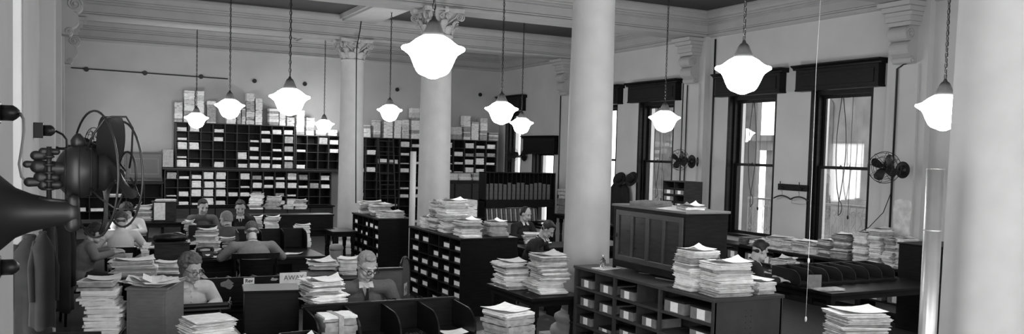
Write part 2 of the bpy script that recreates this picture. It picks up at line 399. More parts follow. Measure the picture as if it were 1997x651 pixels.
building('long dark brick block outside the windows behind the tall cabinet', 27, 33, 28.8, 34.6, 16.5, stone2, (1.5, 5, 8, 11.5)).rotation_euler.z = R_(45)
mb = MB(); mb.box(11.6, 80, -20, 90, -8.3, -8); tag(mb.build('street', mat('pale_paving', .6, .9, .1, 2)), 'pale street pavement far below the right hand windows', 'street', kind='stuff')
for k, (ya, yb, lb) in enumerate(((9.0, 13.1, 'nearest pair of windows'), (14.0, 17.9, 'windows behind the tall cabinet'))):
    t = thing('balcony', 'white ornamental iron balcony rail outside the '+lb, 'balcony', (XR+1.05, ya, 0))
    mb = MB(); mb.box(-.55, .12, 0, yb-ya, .60, .72); mb.build('balcony_floor', stone, t)
    mb = MB(); mb.box(-.02, .03, 0, yb-ya, 1.50, 1.54); mb.box(-.01, .02, 0, yb-ya, .80, .83); mb.build('top_rail', ironb, t)
    n = int((yb-ya)/.14)
    for i in range(n+1):
        y = i*(yb-ya)/n; mb = MB(); mb.tube([(0, y, .72), (0, y, 1.5)], .008, 5)
        if i < n:
            yc = y+.07
            mb.ring((0, yc, 1.38), .045, .006, 'x', 12, 4); mb.ring((0, yc, .95), .045, .006, 'x', 12, 4)
            mb.tube([(0, yc+.04*sin(2*pi*j/10), 1.0+.33*j/10) for j in range(11)], .005, 4)
        mb.build('baluster', ironb, t)
# ------------------------------------------------------------------ pendant lamps
GP = [(.0, -.228), (.03, -.223), (.06, -.209), (.085, -.200), (.107, -.190), (.127, -.170), (.146, -.135), (.163, -.095), (.176, -.062), (.192, -.038), (.222, -.016), (.246, -.002), (.25, .009), (.243, .020), (.215, .027), (.19, .037), (.165, .055), (.14, .076), (.11, .095), (.085, .107)]
def make_lamp(x, y, z, label):
    t = thing('pendant_lamp', label, 'lamp', (x, y, z), 0, 'schoolhouse globe pendant lamps')
    mb = MB(); mb.lathe(GP, 40); mb.build('globe', globem, t, smooth=True)
    mb = MB(); mb.lathe([(.085, .100), (.088, .112), (.084, .125), (.072, .148), (.06, .175), (.048, .205), (.035, .225), (.02, .235), (.012, .26)], 24); mb.build('fitter', brass, t, smooth=True)
    mb = MB(); L = ZT-z-.03; k = 0; zz = .255
    while zz < L:
        pts = [(.013*cos(a)*(1 if k % 2 else 0), .013*cos(a)*(0 if k % 2 else 1), zz+.028+.03*sin(a)) for a in [2*pi*i/8 for i in range(8)]]
        mb.tube(pts, .0045, 4, closed=True); zz += .05; k += 1
    mb.tube([(.006, 0, .25), (.006, 0, L)], .004, 4)
    mb.build('chain', blackp, t)
    mb = MB(); mb.lathe([(.03, L-.07), (.06, L-.03), (.075, L), (.075, L+.02)], 16); mb.build('ceiling_rose', brass, t, smooth=True)
    return t
LP = [(845, 97, 125, 'largest bright globe lamp hanging in front of the carved column'), (1449, 135, 108, 'big bright globe lamp over the right hand desks, left of the nearest window'),
      (1841, 208, 104, 'globe lamp half hidden by the pale column at the right edge'), (565, 190, 79, 'globe lamp hanging between the two smaller left ones and the far column'),
      (978, 213, 66, 'globe lamp just right of the middle columns, nearer of the touching pair'), (1296, 230, 62, 'globe lamp in front of the window behind the tall cabinet'),
      (448, 206, 57, 'globe lamp second from the left, before the tall paper towers'), (760, 215, 49, 'small globe lamp between the two middle columns'),
      (1017, 240, 47, 'small globe lamp overlapping its brighter neighbour near the far right corner'), (383, 230, 45, 'leftmost small globe lamp in front of the pigeonhole rack'),
      (632, 242, 39, 'smallest globe lamp just left of the far column')]
for x, y, w, lb in LP:
    P = atD(x, y, .5*F/w); make_lamp(P.x, P.y, P.z, 'white '+lb if not lb.startswith('big') else lb)
# ------------------------------------------------------------------ paper stacks
PM = {'w': paper, 'c': paper2, 't': paper3, 'g': paperg}
def stack_mesh(w, d, h, seed, rag=.02, lay=None, lean=0., sheet=True, tmin=.003, tmax=.008, NX=9, NY=8):
    r = random.Random(seed); mb = MB(); z = 0; wx = wy = wa = 0
    while z < h-1e-4:
        th = min(r.uniform(tmin, tmax), h-z) if lay is None else min(lay*r.uniform(.7, 1.3), h-z)
        if h-z-th < .003: th = h-z
        ww = w/2*r.uniform(.93, 1.0); dd = d/2*r.uniform(.93, 1.0)
        wx = wx*.9+r.uniform(-rag, rag)*.45; wy = wy*.9+r.uniform(-rag, rag)*.45; wa = wa*.85+r.gauss(0, .05 if rag > .01 else .006)
        if r.random() < .06 and rag > .01: wx += r.uniform(-rag, rag)*.9; wa += r.uniform(-.12, .12)
        a = wa; ox = wx+r.uniform(-rag, rag)*.35+lean*z; oy = wy+r.uniform(-rag, rag)*.35
        per = []
        for i in range(NX): per.append((-ww+2*ww*i/NX, -dd))
        for i in range(NY): per.append((ww, -dd+2*dd*i/NY))
        for i in range(NX): per.append((ww-2*ww*i/NX, dd))
        for i in range(NY): per.append((-ww, dd-2*dd*i/NY))
        n = len(per); ca, sa = cos(a), sin(a); bot = []; top = []
        sag = r.uniform(-.4, .4)*th; fat = 1+(r.uniform(-rag, rag)*1.2 if r.random() < .25 else 0)
        for (x, y) in per:
            e = r.uniform(-rag, rag)*.35
            x2 = x*(1+e)*fat; y2 = y*(1+r.uniform(-rag, rag)*.35)*fat
            wz = r.uniform(-.3, .3)*th+sag*((x/ww)**2)
            X, Y = x2*ca-y2*sa+ox, x2*sa+y2*ca+oy
            bot.append((X, Y, z+max(wz, -z)*.5)); top.append((X*1.0+r.uniform(-1, 1)*rag*.1, Y+r.uniform(-1, 1)*rag*.1, z+th*.97+wz*.5))
        c = (ox, oy, z+th)
        vs = bot+top+[(ox, oy, z), c]
        fs = [(i, (i+1) % n, n+(i+1) % n, n+i) for i in range(n)]+[((i+1) % n, i, 2*n) for i in range(n)]+[(n+i, n+(i+1) % n, 2*n+1) for i in range(n)]
        mb.add(vs, fs); z += th
    return mb
SEED = [100]
def stack(label, loc, w, d, h, m_='w', rz=0., rag=.02, lay=None, top=False, group=None, name='paper_stack', lean=0., cat='papers', strap=False):
    SEED[0] += 1
    small = depth(loc) > 17 or w < .26; nx, ny = (4, 3) if small else (9, 8)
    mb = stack_mesh(w, d, h, SEED[0], rag, lay if lay or not small else .02, lean, NX=nx, NY=ny)
    rr = random.Random(SEED[0]); ms = {'w': [paper, paper, paper2, paper, paper3], 'c': [paper2, paper, paper3, paper2], 't': [paper3, paper2, paperg], 'g': [paperg, paperg]}[m_]
    o = mb.build(name, ms, None, loc=loc, rz=rz)
    npf = (nx+ny)*2*3; idx = 0; run = 0
    for p in o.data.polygons:
        if p.index % npf == 0:
            run -= 1
            if run < 0: idx = rr.randrange(len(ms)) if rag > .006 else 0; run = rr.choice((0, 1, 2, 4, 7))
        p.material_index = idx
    tag(o, label, cat, group)
    for p in list(o.data.polygons)[-npf:]: p.material_index = 0
    if top:
        mb = MB(); k = 5; vs = []; fs = []; W, D_ = w*.47, d*.47
        for i in range(k+1):
            for j in range(k+1):
                u, v = i/k*2-1, j/k*2-1; vs.append((u*W, v*D_, .006+.03*max(0, u*v)**2*(1 if top == 2 else .4)+.012*u*u))
        mm = len(vs); vs += [(x, y, z-.002) for x, y, z in vs]
        for i in range(k):
            for j in range(k):
                q = (i*(k+1)+j, (i+1)*(k+1)+j, (i+1)*(k+1)+j+1, i*(k+1)+j+1); fs.append(q); fs.append(tuple(x+mm for x in q[::-1]))
        s = mb.add(vs, fs).build('top_sheet', paper, o, smooth=True); s.location = (lean*h, 0, h+.002); s.rotation_euler.z = rr.uniform(-.25, .25)
    if strap:
        mb = MB(); mb.box(-.02, .02, -d/2-.006, d/2+.006, h, h+.004); mb.box(-.02, .02, -d/2-.008, -d/2-.004, 0, h+.004); s = mb.build('strap', paper3, o)
    return o
def pstack(label, xl, xr, yb, yt, z, m_='w', d=None, fill=.92, rz=0, **k):
    """stack on a surface at height z whose front foot shows at row yb and front top at row yt"""
    c = atz((xl+xr)/2, yb, z); D = depth(c); w = (xr-xl)*D/F*fill
    d = d or w*.8; h = (yb-yt)*D/F
    a = rz-yaw*.5
    n = Vector((sin(-a), cos(-a), 0)); n = Vector((-sin(a), cos(a), 0))
    c2 = c+n*(d/2)
    return stack(label, (c2.x, c2.y, z+.001), w, d, h, m_, a, **k)
# ------------------------------------------------------------------ pigeonhole racks on the back wall
def rack(name, label, x0, y0, z0, cols, rows, cw, rh, dep, material=shelfw, t=.022, cat='shelves', back=True, faceY=True):
    o = thing(name, label, cat, (x0, y0, z0))
    W, Hh = cols*cw, rows*rh
    mb = MB(); mb.box(-t/2, W+t/2, 0, dep, 0, t/2); mb.box(-t/2, W+t/2, 0, dep, Hh-t/2, Hh+t/2)
    mb.box(-t/2, t/2, 0, dep, 0, Hh); mb.box(W-t/2, W+t/2, 0, dep, 0, Hh); mb.build('case', material, o)
    if back: mb = MB(); mb.box(-t/2, W+t/2, dep-.01, dep, 0, Hh); mb.build('back_panel', dark, o)
    for r in range(1, rows): mb = MB(); mb.box(t/2, W-t/2, .004, dep-.01, r*rh-t*.3, r*rh+t*.3); mb.build('shelf_board', material, o)
    for c in range(1, cols): mb = MB(); mb.box(c*cw-t*.4, c*cw+t*.4, .006, dep-.011, t/2, Hh-t/2); mb.build('divider', material, o)
    return o
def fill(grid, x0, y0, z0, cw, rh, dep, rows, where, group, t=.022, shade=None):
    for r, row in enumerate(grid):
        for c, v in enumerate(row):
            if not v: continue
            g = 'w'
            if v < 0: v = -v; g = 't'
            hgt = v*(rh-t)*.95; zz = z0+(rows-1-r)*rh+t*.35
            if r == rows-1: zz = z0+t*.55
            SEED[0] += 1
            stack(('white' if g == 'w' else 'tan')+' pile in %s, row %s, column %s from left' % (where, ['one', 'two', 'three', 'four', 'five', 'six'][r], ['one', 'two', 'three', 'four', 'five', 'six', 'seven', 'eight', 'nine', 'ten', 'eleven', 'twelve', 'thirteen', 'fourteen'][c]),
                  (x0+(c+.5)*cw+rnd.uniform(-.01, .01), y0+.03+.115, zz), cw*.78, .22, hgt, g, rnd.uniform(-.03, .03), .006, group=group, name='paper_pile')
RY = 22.0; DEP = .38
rack('pigeonhole_rack', 'tall dark pigeonhole rack of ten columns under the highest paper towers', 2.21, RY, 1.74, 10, 5, .284, .216, DEP)
fill([[.5, .9, 0, .4, 0, 0, 0, .4, .6, .6], [.3, 0, 0, .5, 0, 0, .25, .5, 0, -.9], [.9, .9, 0, 0, 0, 0, .5, 0, .3, -.7], [.2, 0, 0, 0, 0, .9, .4, .4, .3, .5], [.9, .5, 0, .7, 0, .5, .6, .6, .5, -.9]],
     2.21, RY, 1.74, .284, .216, DEP, 5, 'the upper left rack', 'paper piles in the upper left rack')
rack('pigeonhole_rack', 'dark pigeonhole rack of four rows left of the far column', 5.09, RY, 1.74, 5, 4, .284, .216, DEP)
fill([[0, 0, -.9, .6, 0], [.3, 0, 0, .5, 0], [0, 0, 0, 0, .4], [.5, 0, 0, 0, 0]], 5.09, RY, 1.74, .284, .216, DEP, 4, 'the rack left of the far column', 'paper piles left of the far column')
rack('pigeonhole_rack', 'long low pigeonhole rack of fourteen columns along the back wall', 1.96, RY-.08, .82, 14, 4, .288, .212, DEP+.08)
fill([[-.8, .3, .5, .9, .9, 0, .8, -.5, .4, .3, .9, -.7, 0, .6], [0, 0, .9, .8, .8, 0, .2, .7, .4, .8, .7, .3, -.7, .5], [.1, .6, .9, .9, .9, .5, .5, -.6, 0, -.4, .2, 0, 0, 0], [.3, .4, .2, .9, .5, 0, 0, .4, 0, .5, .8, 0, 0, 0]],
     1.96, RY-.08, .82, .288, .212, DEP, 4, 'the long lower rack', 'paper piles in the long lower rack')
mb = MB(); mb.box(1.9, 6.58, RY-.14, RY+.4, 1.685, 1.725); tag(mb.build('shelf_ledge', shelfw, bevel=.004), 'dark projecting ledge board between the upper and lower pigeonhole racks', 'shelf')
t = thing('base_cabinet', 'dark closed base cabinet under the long lower pigeonhole rack', 'cabinet', (1.93, RY-.12, 0))
mb = MB(); mb.box(0, 4.12, .03, .5, 0, .77); mb.build('case', dark, t); mb = MB(); mb.box(-.02, 4.16, -.02, .5, .77, .80); mb.build('top', dark, t, bevel=.003)
for k in range(7): mb = MB(); mb.box(.02+k*.586, .58+k*.586, .012, .03, .08, .74); d_ = mb.build('door', shelfw, t, bevel=.003); mb = MB(); mb.ell((.08+k*.586, 0, .45), (.014, .014, .014), 8, 6); mb.build('knob', blackm, d_)
# middle racks
rack('pigeonhole_rack', 'dark rack between the two middle columns behind the ladder', 6.62, RY, .30, 6, 10, .32, .23, DEP)
gm = [[0, 0, 0, 0, .7, .4], [0, .6, 0, 0, .3, 0], [0, 0, .6, .5, .1, .3], [.4, .6, 0, 0, .5, 0], [0]*6, [0, 0, 0, 0, .2, .3], [.6, 0, 0, 0, .4, .4], [.4, 0, 0, .2, 0, 0], [0]*6, [.5, .3, 0, .4, 0, .3]]
for r, row in enumerate(gm):
    for c, v in enumerate(row):
        if v:
            stack('paper pile behind the ladder, %s row down, %s column' % (ORD[r], ORD[c]), (6.62+(c+.5)*.32, RY+.15, .30+(9-r)*.23+.013), .25, .22, v*.2, 'w', 0, .006, group='paper piles behind the ladder', name='paper_pile')
rack('pigeonhole_rack', 'dark pigeonhole rack in the far right corner of the back wall', 9.15, RY, 1.70, 5, 4, .335, .23, DEP)
fill([[.7, 0, .7, .4, .6], [.1, .6, -.4, -.5, -.5], [.1, .3, .7, .9, .3], [.3, .1, .7, .5, 0]], 9.15, RY, 1.70, .335, .23, DEP, 4, 'the far right rack', 'paper piles in the far right rack')
t = thing('base_cabinet', 'dark panelled cabinet under the far right pigeonhole rack', 'cabinet', (8.88, RY-.3, 0))
mb = MB(); mb.box(0, 2.1, .02, .7, 0, 1.46); mb.build('case', dark2, t); mb = MB(); mb.box(-.03, 2.13, -.02, .7, 1.46, 1.50); mb.build('top', dark2, t, bevel=.004)
for k in range(4): mb = MB(); mb.box(.03+k*.52, .50+k*.52, .0, .02, .1, 1.4); mb.build('door', shelfw, t, bevel=.004)
for i, (xl, xr, yt, g) in enumerate(((868, 893, 338, 'c'), (893, 920, 336, 'c'), (922, 948, 337, 'c'))):
    a_ = atY(xl, 352, RY-.25); b_ = atY(xr, 352, RY-.25); stack('pale bundle of folders lying below the far right rack, %s from the left' % ORD[i], ((a_.x+b_.x)/2, RY-.15, 1.501), (b_.x-a_.x)*.95, .2, .19, g, 0, .02, group='bundles on the corner cabinet')
# towers on top of racks
def towers(lst, ztop, yb, where, group):
    for i, (xl, xr, yt, g) in enumerate(lst):
        a = atY(xl, yb, RY+.1); b = atY(xr, yb, RY+.1); h = (atY((xl+xr)/2, yt, RY+.1).z-ztop)
        stack('%s paper tower on %s, %s from the left' % ({'w': 'white', 'c': 'pale', 't': 'grey'}[g], where, ORD[i]), ((a.x+b.x)/2, RY+.16, ztop), (b.x-a.x)*.93, .24, h, g, rnd.uniform(-.02, .02), .008, lay=.05 if g == 'c' else .03, group=group, name='paper_tower')
towers([(340, 356, 200, 'c'), (357, 379, 177, 'w'), (380, 398, 178, 'w'), (402, 421, 197, 'w'), (440, 460, 222, 'w'), (461, 469, 216, 'c'), (470, 478, 212, 'c'), (479, 496, 182, 'c'), (497, 511, 192, 'c'), (523, 543, 212, 'w'), (544, 557, 217, 'w'), (558, 574, 229, 'c')], 1.74+5*.216+.012, 240, 'the upper left rack', 'paper towers on the upper left rack')
towers([(576, 593, 215, 'w'), (595, 612, 230, 'w'), (614, 636, 254, 'w'), (638, 657, 253, 'w')], 1.74+4*.216+.012, 262, 'the rack left of the far column', 'paper towers left of the far column')
towers([(711, 722, 244, 'w'), (727, 741, 235, 'w'), (747, 765, 237, 'c'), (767, 781, 234, 'w'), (782, 797, 233, 'c'), (800, 817, 211, 'w')], .30+10*.23+.012, 268, 'the rack behind the ladder', 'paper towers behind the ladder')
towers([(881, 900, 247, 't'), (902, 916, 226, 'w'), (917, 932, 238, 'w'), (934, 949, 231, 'w'), (951, 971, 259, 't')], 1.70+4*.23+.012, 272, 'the far right rack', 'paper towers on the far right rack')
# ladder
P0 = atY(747, 268, 21.55); P1 = atY(776, 268, 21.55)
t = thing('ladder', 'dark library ladder leaning on the rack between the middle columns', 'ladder', (P0.x, 21.5, 0))
w_ = P1.x-P0.x; zt = P0.z
for s in (0, w_): mb = MB(); mb.tube([(s, 0, 0), (s, .42, zt)], .02, 6); mb.build('rail', dark2, t)
for k in range(9): u = (k+.7)/9; mb = MB(); mb.box(.01, w_-.01, .42*u-.03, .42*u+.03, zt*u-.012, zt*u+.012); mb.build('rung', dark2, t)
# cupboard and open shelf at the far left
t = thing('wall_cupboard', 'brown wooden cupboard with two panelled doors on the far left back wall', 'cupboard', (.35, RY-.05, 1.46))
mb = MB(); mb.box(0, 1.55, .02, .42, 0, .60); mb.build('case', cabw, t, bevel=.004)
mb = MB(); mb.box(-.02, 1.57, -.01, .42, .60, .625); mb.build('top', cabw, t, bevel=.004)
for k in range(2):
    mb = MB(); x0 = .02+k*.765; mb.box(x0, x0+.745, 0, .02, .02, .58); d_ = mb.build('door', cabw, t, bevel=.003)
    mb = MB()
    for (a, b, c, e_) in ((.06, .69, .07, .09), (.06, .69, .43, .45), (.06, .08, .09, .43), (.67, .69, .09, .43)): mb.box(x0+a, x0+b, -.008, 0, c+.03, e_+.03)
    mb.build('moulding', midw, d_)
    mb = MB(); mb.ell((x0+(.70 if k == 0 else .04), -.012, .3), (.012, .012, .012), 8, 6); mb.build('knob', blackm, d_)
t = rack('open_shelf', 'dark open shelf with tall compartments under the wooden cupboard', -.05, RY-.1, .35, 5, 3, .39, .33, .42, dark2)
mb = MB(); mb.box(-.03, 1.98, -.01, .42, 1.0, 1.03); mb.build('top', dark2, t)
for i, (x, r_, h) in enumerate(((.14, 1, .05), (.5, 1, .03), (1.3, 1, .03), (.9, 2, .04), (1.7, 1, .05))):
    stack('small white paper pile in the open shelf at far left, %s from the left' % ORD[i], (x+.0, RY+.08, .35+r_*.33+.008), .28, .25, h+.03, 'w', 0, .01, group='papers in the open shelf', name='paper_pile')
o = MB().box(0, .28, 0, .3, 0, .42).build('carton', paper3, loc=(1.93-.02, RY-.05, 1.74), bevel=.004); o.scale.x = .85; tag(o, 'plain light carton standing on the ledge left of the tall rack', 'box')
# wall tube with round junction discs
t = thing('wall_conduit', 'horizontal black conduit with three round boxes high on the back wall', 'conduit', (0, YB-.02, 3.98))
mb = MB(); mb.tube([(-.04, 0, .02), (3.46, 0, -.02)], .014, 6); mb.build('pipe', blackp, t)
for x in (.28, 1.54, 2.82): mb = MB(); mb.lathe([(.05, -.03), (.055, -.02), (.055, .018)], 16, (x, 0, .005-.01*x/3), 'y'); mb.build('round_box', blackm, t)
for i, (x, lb) in enumerate(((4.11, 'left of the far column, leftmost'), (5.39, 'just left of the far column'), (7.93, 'between the two middle columns'), (10.45, 'right of the nearer middle column'))):
    mb = MB(); mb.lathe([(.05, -.035), (.055, -.025), (.055, -.001)], 16, (x, YB, 3.95), 'y'); tag(mb.build('wall_plug', blackm), 'small round black wall fitting '+lb, 'fitting', 'round wall fittings')
# ------------------------------------------------------------------ conduits and poles
def pole(label, x, y, z0, z1, r, m_=steel, name='standpipe', seams=()):
    t = thing(name, label, 'pipe', (x, y, z0)); mb = MB(); mb.lathe([(r, 0), (r, z1-z0)], 24); recalc(mb.build('tube', m_, t, smooth=False))
    for p in kids(t)[0].data.polygons: p.use_smooth = len(p.vertices) == 4
    for s in seams: mb = MB(); mb.lathe([(r*1.02, s), (r*1.02, s+.006)], 24); mb.build('seam', m_, t)
    mb = MB(); mb.lathe([(r*1.8, 0), (r*1.7, .015), (r*1.05, .02)], 24); mb.build('floor_flange', m_, t)
P = atD(1825, 326, 5.1); pole('thick shiny steel pipe standing in front of the right edge column', P.x, P.y, 0, 2.27, .051, seams=(1.9,))
P = atD(804, 400, 13.6); pole('slim white pole standing between the two pigeonhole counters', P.x, P.y, 0, 2.28, .048, colm)
def vwire(label, pts, r=.012, m_=blackp, name='conduit'): return cord(name, label, 'cable', pts, r, m_)
vwire('black conduit running down the wall past the nearest right wall fan', [(XR-.14, 8.62, 3.78), (XR-.18, 8.74, 3.7), (XR-.18, 8.74, 1.0)], .016)
vwire('dark conduit down the wall between the two window pairs, left of the big lamp', [(XR-.02, 13.02, 4.6), (XR-.02, 13.02, 1.0)], .018)
vwire('thin conduit beside the bracket above the tall cabinet fan', [(XR-.18, 13.75, 4.3), (XR-.18, 13.75, 1.2)], .012)
vwire('second thin conduit beside the tall cabinet fan bracket', [(XR-.18, 13.62, 3.74), (XR-.18, 13.62, 1.2)], .012)
vwire('dark conduit on the far right wall behind the small globe lamp', [(XR-.18, 18.6, 4.3), (XR-.18, 18.6, 1.0)], .014)
vwire('black cable running down the farthest carved column', [atD(706, 28, 18.2), atD(702, 60, 18.1), atD(696, 90, 18.0), atD(695, 118, 18.05), atD(694, 300, 18.05), atD(694, 396, 18.05)], .012)
vwire('dark conduit down the left wall beside the foreground fan', [(XL+.01, 11.0, 4.6), (XL+.01, 11.0, .8)], .02)
vwire('white light pull string hanging over the right hand desks', [(7.4, 6.95, ZT), atD(1592, 130, 9.3), atD(1577, 505, 9.0), atD(1571, 627, 8.9)], .002, labelm, 'pull_string')
for i, y in enumerate((508, 622)):
    P = atD(1577 if i == 0 else 1571.5, y, 9.0 if i == 0 else 8.9); mb = MB(); mb.ell((0, 0, 0), (.012, .012, .03), 8, 6); tag(mb.build('string_weight', labelm, loc=P), 'small white weight on the pull string, '+('upper' if i == 0 else 'lower')+' one', 'weight')
# ------------------------------------------------------------------ wall fans
def fan(label, loc, rz, head=(.0, .34, .0), tilt=0, yawh=0, R=.20, plate=.10, blades=4, group='wall fans', scale=1.0, cone=False, bell=.12):
    """local: wall plane at y=0, fan sticks out along +y; head turned by yawh about z"""
    t = thing('wall_fan', label, 'fan', loc, rz, group)
    mb = MB()
    if cone: mb.lathe([(plate, 0), (plate, .012), (plate*.97, .03), (plate*.8, .045), (plate*.5, .06), (plate*.34, .085), (plate*.26, .12), (plate*.2, .17), (.016, bell+.08)], 32, (0, 0, 0), 'y')
    else: mb.lathe([(plate, 0), (plate, .015), (plate*.9, .035), (plate*.55, .05), (plate*.3, .06), (.02, bell)], 28, (0, 0, 0), 'y')
    mb.build('wall_mount', blackm, t, smooth=True)
    hd = Vector(head); mb = MB()
    yb_ = bell+.06 if not cone else bell+.06
    mb.tube([(0, bell*.6, 0), (0, yb_, 0), (hd.x*.6, yb_+.02, hd.z*.5), (hd.x, hd.y, hd.z-.05 if hd.z > 0 else hd.z)], .014, 8)
    mb.caps((hd.x, hd.y, hd.z-.06), (hd.x, hd.y, hd.z-.02), .02, .02); mb.build('arm', blackm, t, smooth=True)
    # head group: axis along local direction yawh
    rot = Matrix.Rotation(yawh, 4, 'Z') @ Matrix.Rotation(tilt, 4, 'X')
    T = Matrix.Translation(hd) @ rot
    def mk(nm, f, mt=blackm, smooth=True):
        mb = MB(); mb.T = T; f(mb); return mb.build(nm, mt, t, smooth=smooth)
    g = R/.2
    mk('motor', lambda b: b.lathe([(.012, -.115*g), (.04*g, -.11*g), (.062*g, -.085*g), (.07*g, -.05*g), (.072*g, -.01*g), (.066*g, .025*g), (.05*g, .05*g), (.025*g, .06*g), (.012, .10*g)], 28, (0, 0, 0), 'y'))
    c = .13*g
    def blade(b, k):
        a0 = 2*pi*k/blades+.5; vs = []; fs = []; n = 7
        for i in range(n+1):
            u = i/n; r = R*(.12+.75*u); hw = R*(.10+.30*sin(pi*min(.5+u*.0+.5*u, 1)*.5+u*.9)*(.35+.65*u))*(1 if i < n else .55)
            for s in (-1, -.33, .33, 1):
                ang = a0+s*hw/max(r, .03)*.85; vs.append((r*cos(ang), c+s*.022*g, r*sin(ang)))
        m_ = len(vs); vs += [(x, y+.003, z) for x, y, z in vs]
        for i in range(n):
            for j in range(3):
                q = (i*4+j, i*4+j+1, (i+1)*4+j+1, (i+1)*4+j); fs.append(q); fs.append(tuple(x+m_ for x in q[::-1]))
        b.add(vs, fs)
    for k in range(blades): mk('blade', lambda b: blade(b, k), blackm)
    mk('hub', lambda b: b.lathe([(.012, c-.03*g), (.03*g, c-.02*g), (.03*g, c+.02*g), (.015*g, c+.035*g)], 16, (0, 0, 0), 'y'))
    def cage(b):
        wr = .0028*max(1, g)
        b.ring((0, c-.02*g, 0), R*.98, wr*1.4, 'y'); b.ring((0, c+.06*g, 0), R*.9, wr, 'y'); b.ring((0, c+.085*g, 0), R*.62, wr, 'y'); b.ring((0, c+.095*g, 0), R*.33, wr, 'y'); b.ring((0, c-.055*g, 0), R*.72, wr, 'y')
        for k in range(8):
            a = 2*pi*k/8+.2; pts = [(R*u*cos(a), v, R*u*sin(a)) for u, v in ((.12, c+.10*g), (.33, c+.095*g), (.62, c+.085*g), (.9, c+.06*g), (1.0, c+.02*g), (.98, c-.02*g), (.72, c-.055*g), (.3, c-.09*g))]
            b.tube(pts, wr, 5)
        b.lathe([(.02*g, c+.095*g), (.02*g, c+.102*g)], 12, (0, 0, 0), 'y')
    mk('cage', cage, blackm)
    return t
fan('black wall fan with round cage right of the nearest window', (XR-.12, 8.58, 2.2), pi/2, head=(.06, .30, .03), yawh=.40, R=.235, plate=.16, group='right wall fans')
fan('black wall fan above the small shelf by the tall cabinet', (XR-.12, 13.43, 2.22), pi/2, head=(.0, .26, .03), yawh=.35, R=.21, plate=.17, group='right wall fans')
fan('small distant black wall fan in the far right corner', (XR-.02, 20.75, 2.24), pi/2, head=(.0, .3, .02), yawh=.4, R=.21, plate=.16, group='right wall fans')
vwire('thin wire drooping from the nearest right wall fan to the paper stacks', [(XR-.30, 8.62, 2.15), (XR-.24, 8.7, 1.85), (XR-.2, 8.85, 1.55), (XR-.2, 9.1, 1.3), (XR-.3, 9.4, 1.12)], .006)
# big foreground fan on the left wall
t = thing('wall_fan', 'large dark wall fan close to the camera with round motor', 'fan', (XL, 2.42, 2.12), -pi/2, 'left wall fans')
# local frame: +y is into the room (+X world), +x is world -Y... (rz=-90)
def L2(xw, yw, zw): return (-(yw-2.42), xw-XL, zw-2.12)
mb = MB(); mb.lathe([(.115, 0), (.115, .05), (.108, .075), (.085, .10), (.062, .125), (.047, .16), (.037, .20), (.03, .235), (.022, .262)], 40, (0, 0, 0), 'y'); mb.build('wall_mount', blackm, t, smooth=True)
mb = MB(); mb.caps(L2(0, 2.42, 2.09), L2(0, 2.42, 2.15), .020, .016); mb.build('arm', blackm, t, smooth=True)
MC = (.014, 2.46, 2.222)
mb = MB(); mb.ell(L2(*MC), (.068, .056, .068), 28, 18); mb.lathe([(.045, -.0), (.05, .015), (.03, .03), (.016, .045)], 24, (L2(*MC)[0], L2(MC[0]+.045, 0, 0)[1], MC[2]-2.12), 'y'); mb.build('motor', blackm, t, smooth=True)
mb = MB()
for a in (-.55, .0, .5): mb.ring(L2(MC[0]+a*.056, MC[1], MC[2]), .0685*sqrt(1-a*a)+.0008, .0016, 'y', 40)
mb.build('motor_seam', blackm, t)
mb = MB()
for (x, z, r) in ((-.062, 2.235, .017), (-.055, 2.208, .016), (-.066, 2.262, .012), (-.048, 2.19, .015), (-.085, 2.240, .009), (-.080, 2.196, .012), (-.050, 2.272, .010), (-.035, 2.23, .02)): mb.caps(L2(x-.016, 2.42, z), L2(x+.014, 2.42, z), r, r*.8)
mb.tube([L2(-.052, 2.40, 2.285), L2(-.052, 2.40, 2.155)], .006, 8); mb.tube([L2(-.075, 2.40, 2.155), L2(-.03, 2.40, 2.150), L2(.0, 2.42, 2.145)], .005, 6)
for k in range(5): mb.ring(L2(-.052, 2.40, 2.18+k*.02), .010, .003, 'z', 14)
mb.build('oscillating_gear', blackm, t, smooth=True)
mb = MB(); mb.T = Matrix.Translation(L2(.012, 2.46, 2.292)); mb.lathe([(.016, -.01), (.018, .01), (.012, .02), (.005, .028)], 14); mb.build('oil_cap', blackm, t, smooth=True)
AX = Vector((.95, .31, 0)).normalized(); AC = Vector((.082, 2.485, 2.215)); U_ = Vector((-AX.y, AX.x, 0)); V_ = Vector((0, 0, 1))
def FP(r, a, d): q = AC+U_*(r*cos(a))+V_*(r*sin(a))+AX*d; return L2(q.x, q.y, q.z)
for k in range(4):
    mb = MB(); a0 = k*pi/2+.18; vs = []; n = 16
    for th in (0, .002):
        for i in range(n+1):
            u = i/n; r = .018+.135*u; hw = .042*sqrt(max(.015, 1-((u-.56)/.455)**2))
            for q in (-1, -.5, 0, .5, 1):
                cx_, sx_ = r*cos(a0)-q*hw*sin(a0), r*sin(a0)+q*hw*cos(a0); P_ = AC+U_*cx_+V_*sx_+AX*(q*.020+th); vs.append(L2(P_.x, P_.y, P_.z))
    m_ = 5*(n+1); fs = []
    for i in range(n):
        for j in range(4):
            q = (i*5+j, i*5+j+1, (i+1)*5+j+1, (i+1)*5+j); fs.append(q); fs.append(tuple(x+m_ for x in q[::-1]))
    mb.add(vs, fs); mb.build('blade', blackm, t, smooth=True)
mb = MB()
for (rr, d) in ((.165, -.035), (.140, .035), (.06, .05)): mb.tube([FP(rr, 2*pi*i/40, d) for i in range(40)], .003, 6, closed=True)
for k in range(4):
    a = 2*pi*k/4+.5; mb.tube([FP(.02, a, .052), FP(.06, a, .05), FP(.140, a, .038), FP(.172, a, .015), FP(.170, a, -.02), FP(.165, a, -.035), FP(.12, a, -.055), FP(.07, a, -.065)], .0026, 6)
mb.build('cage', blackm, t, smooth=True)
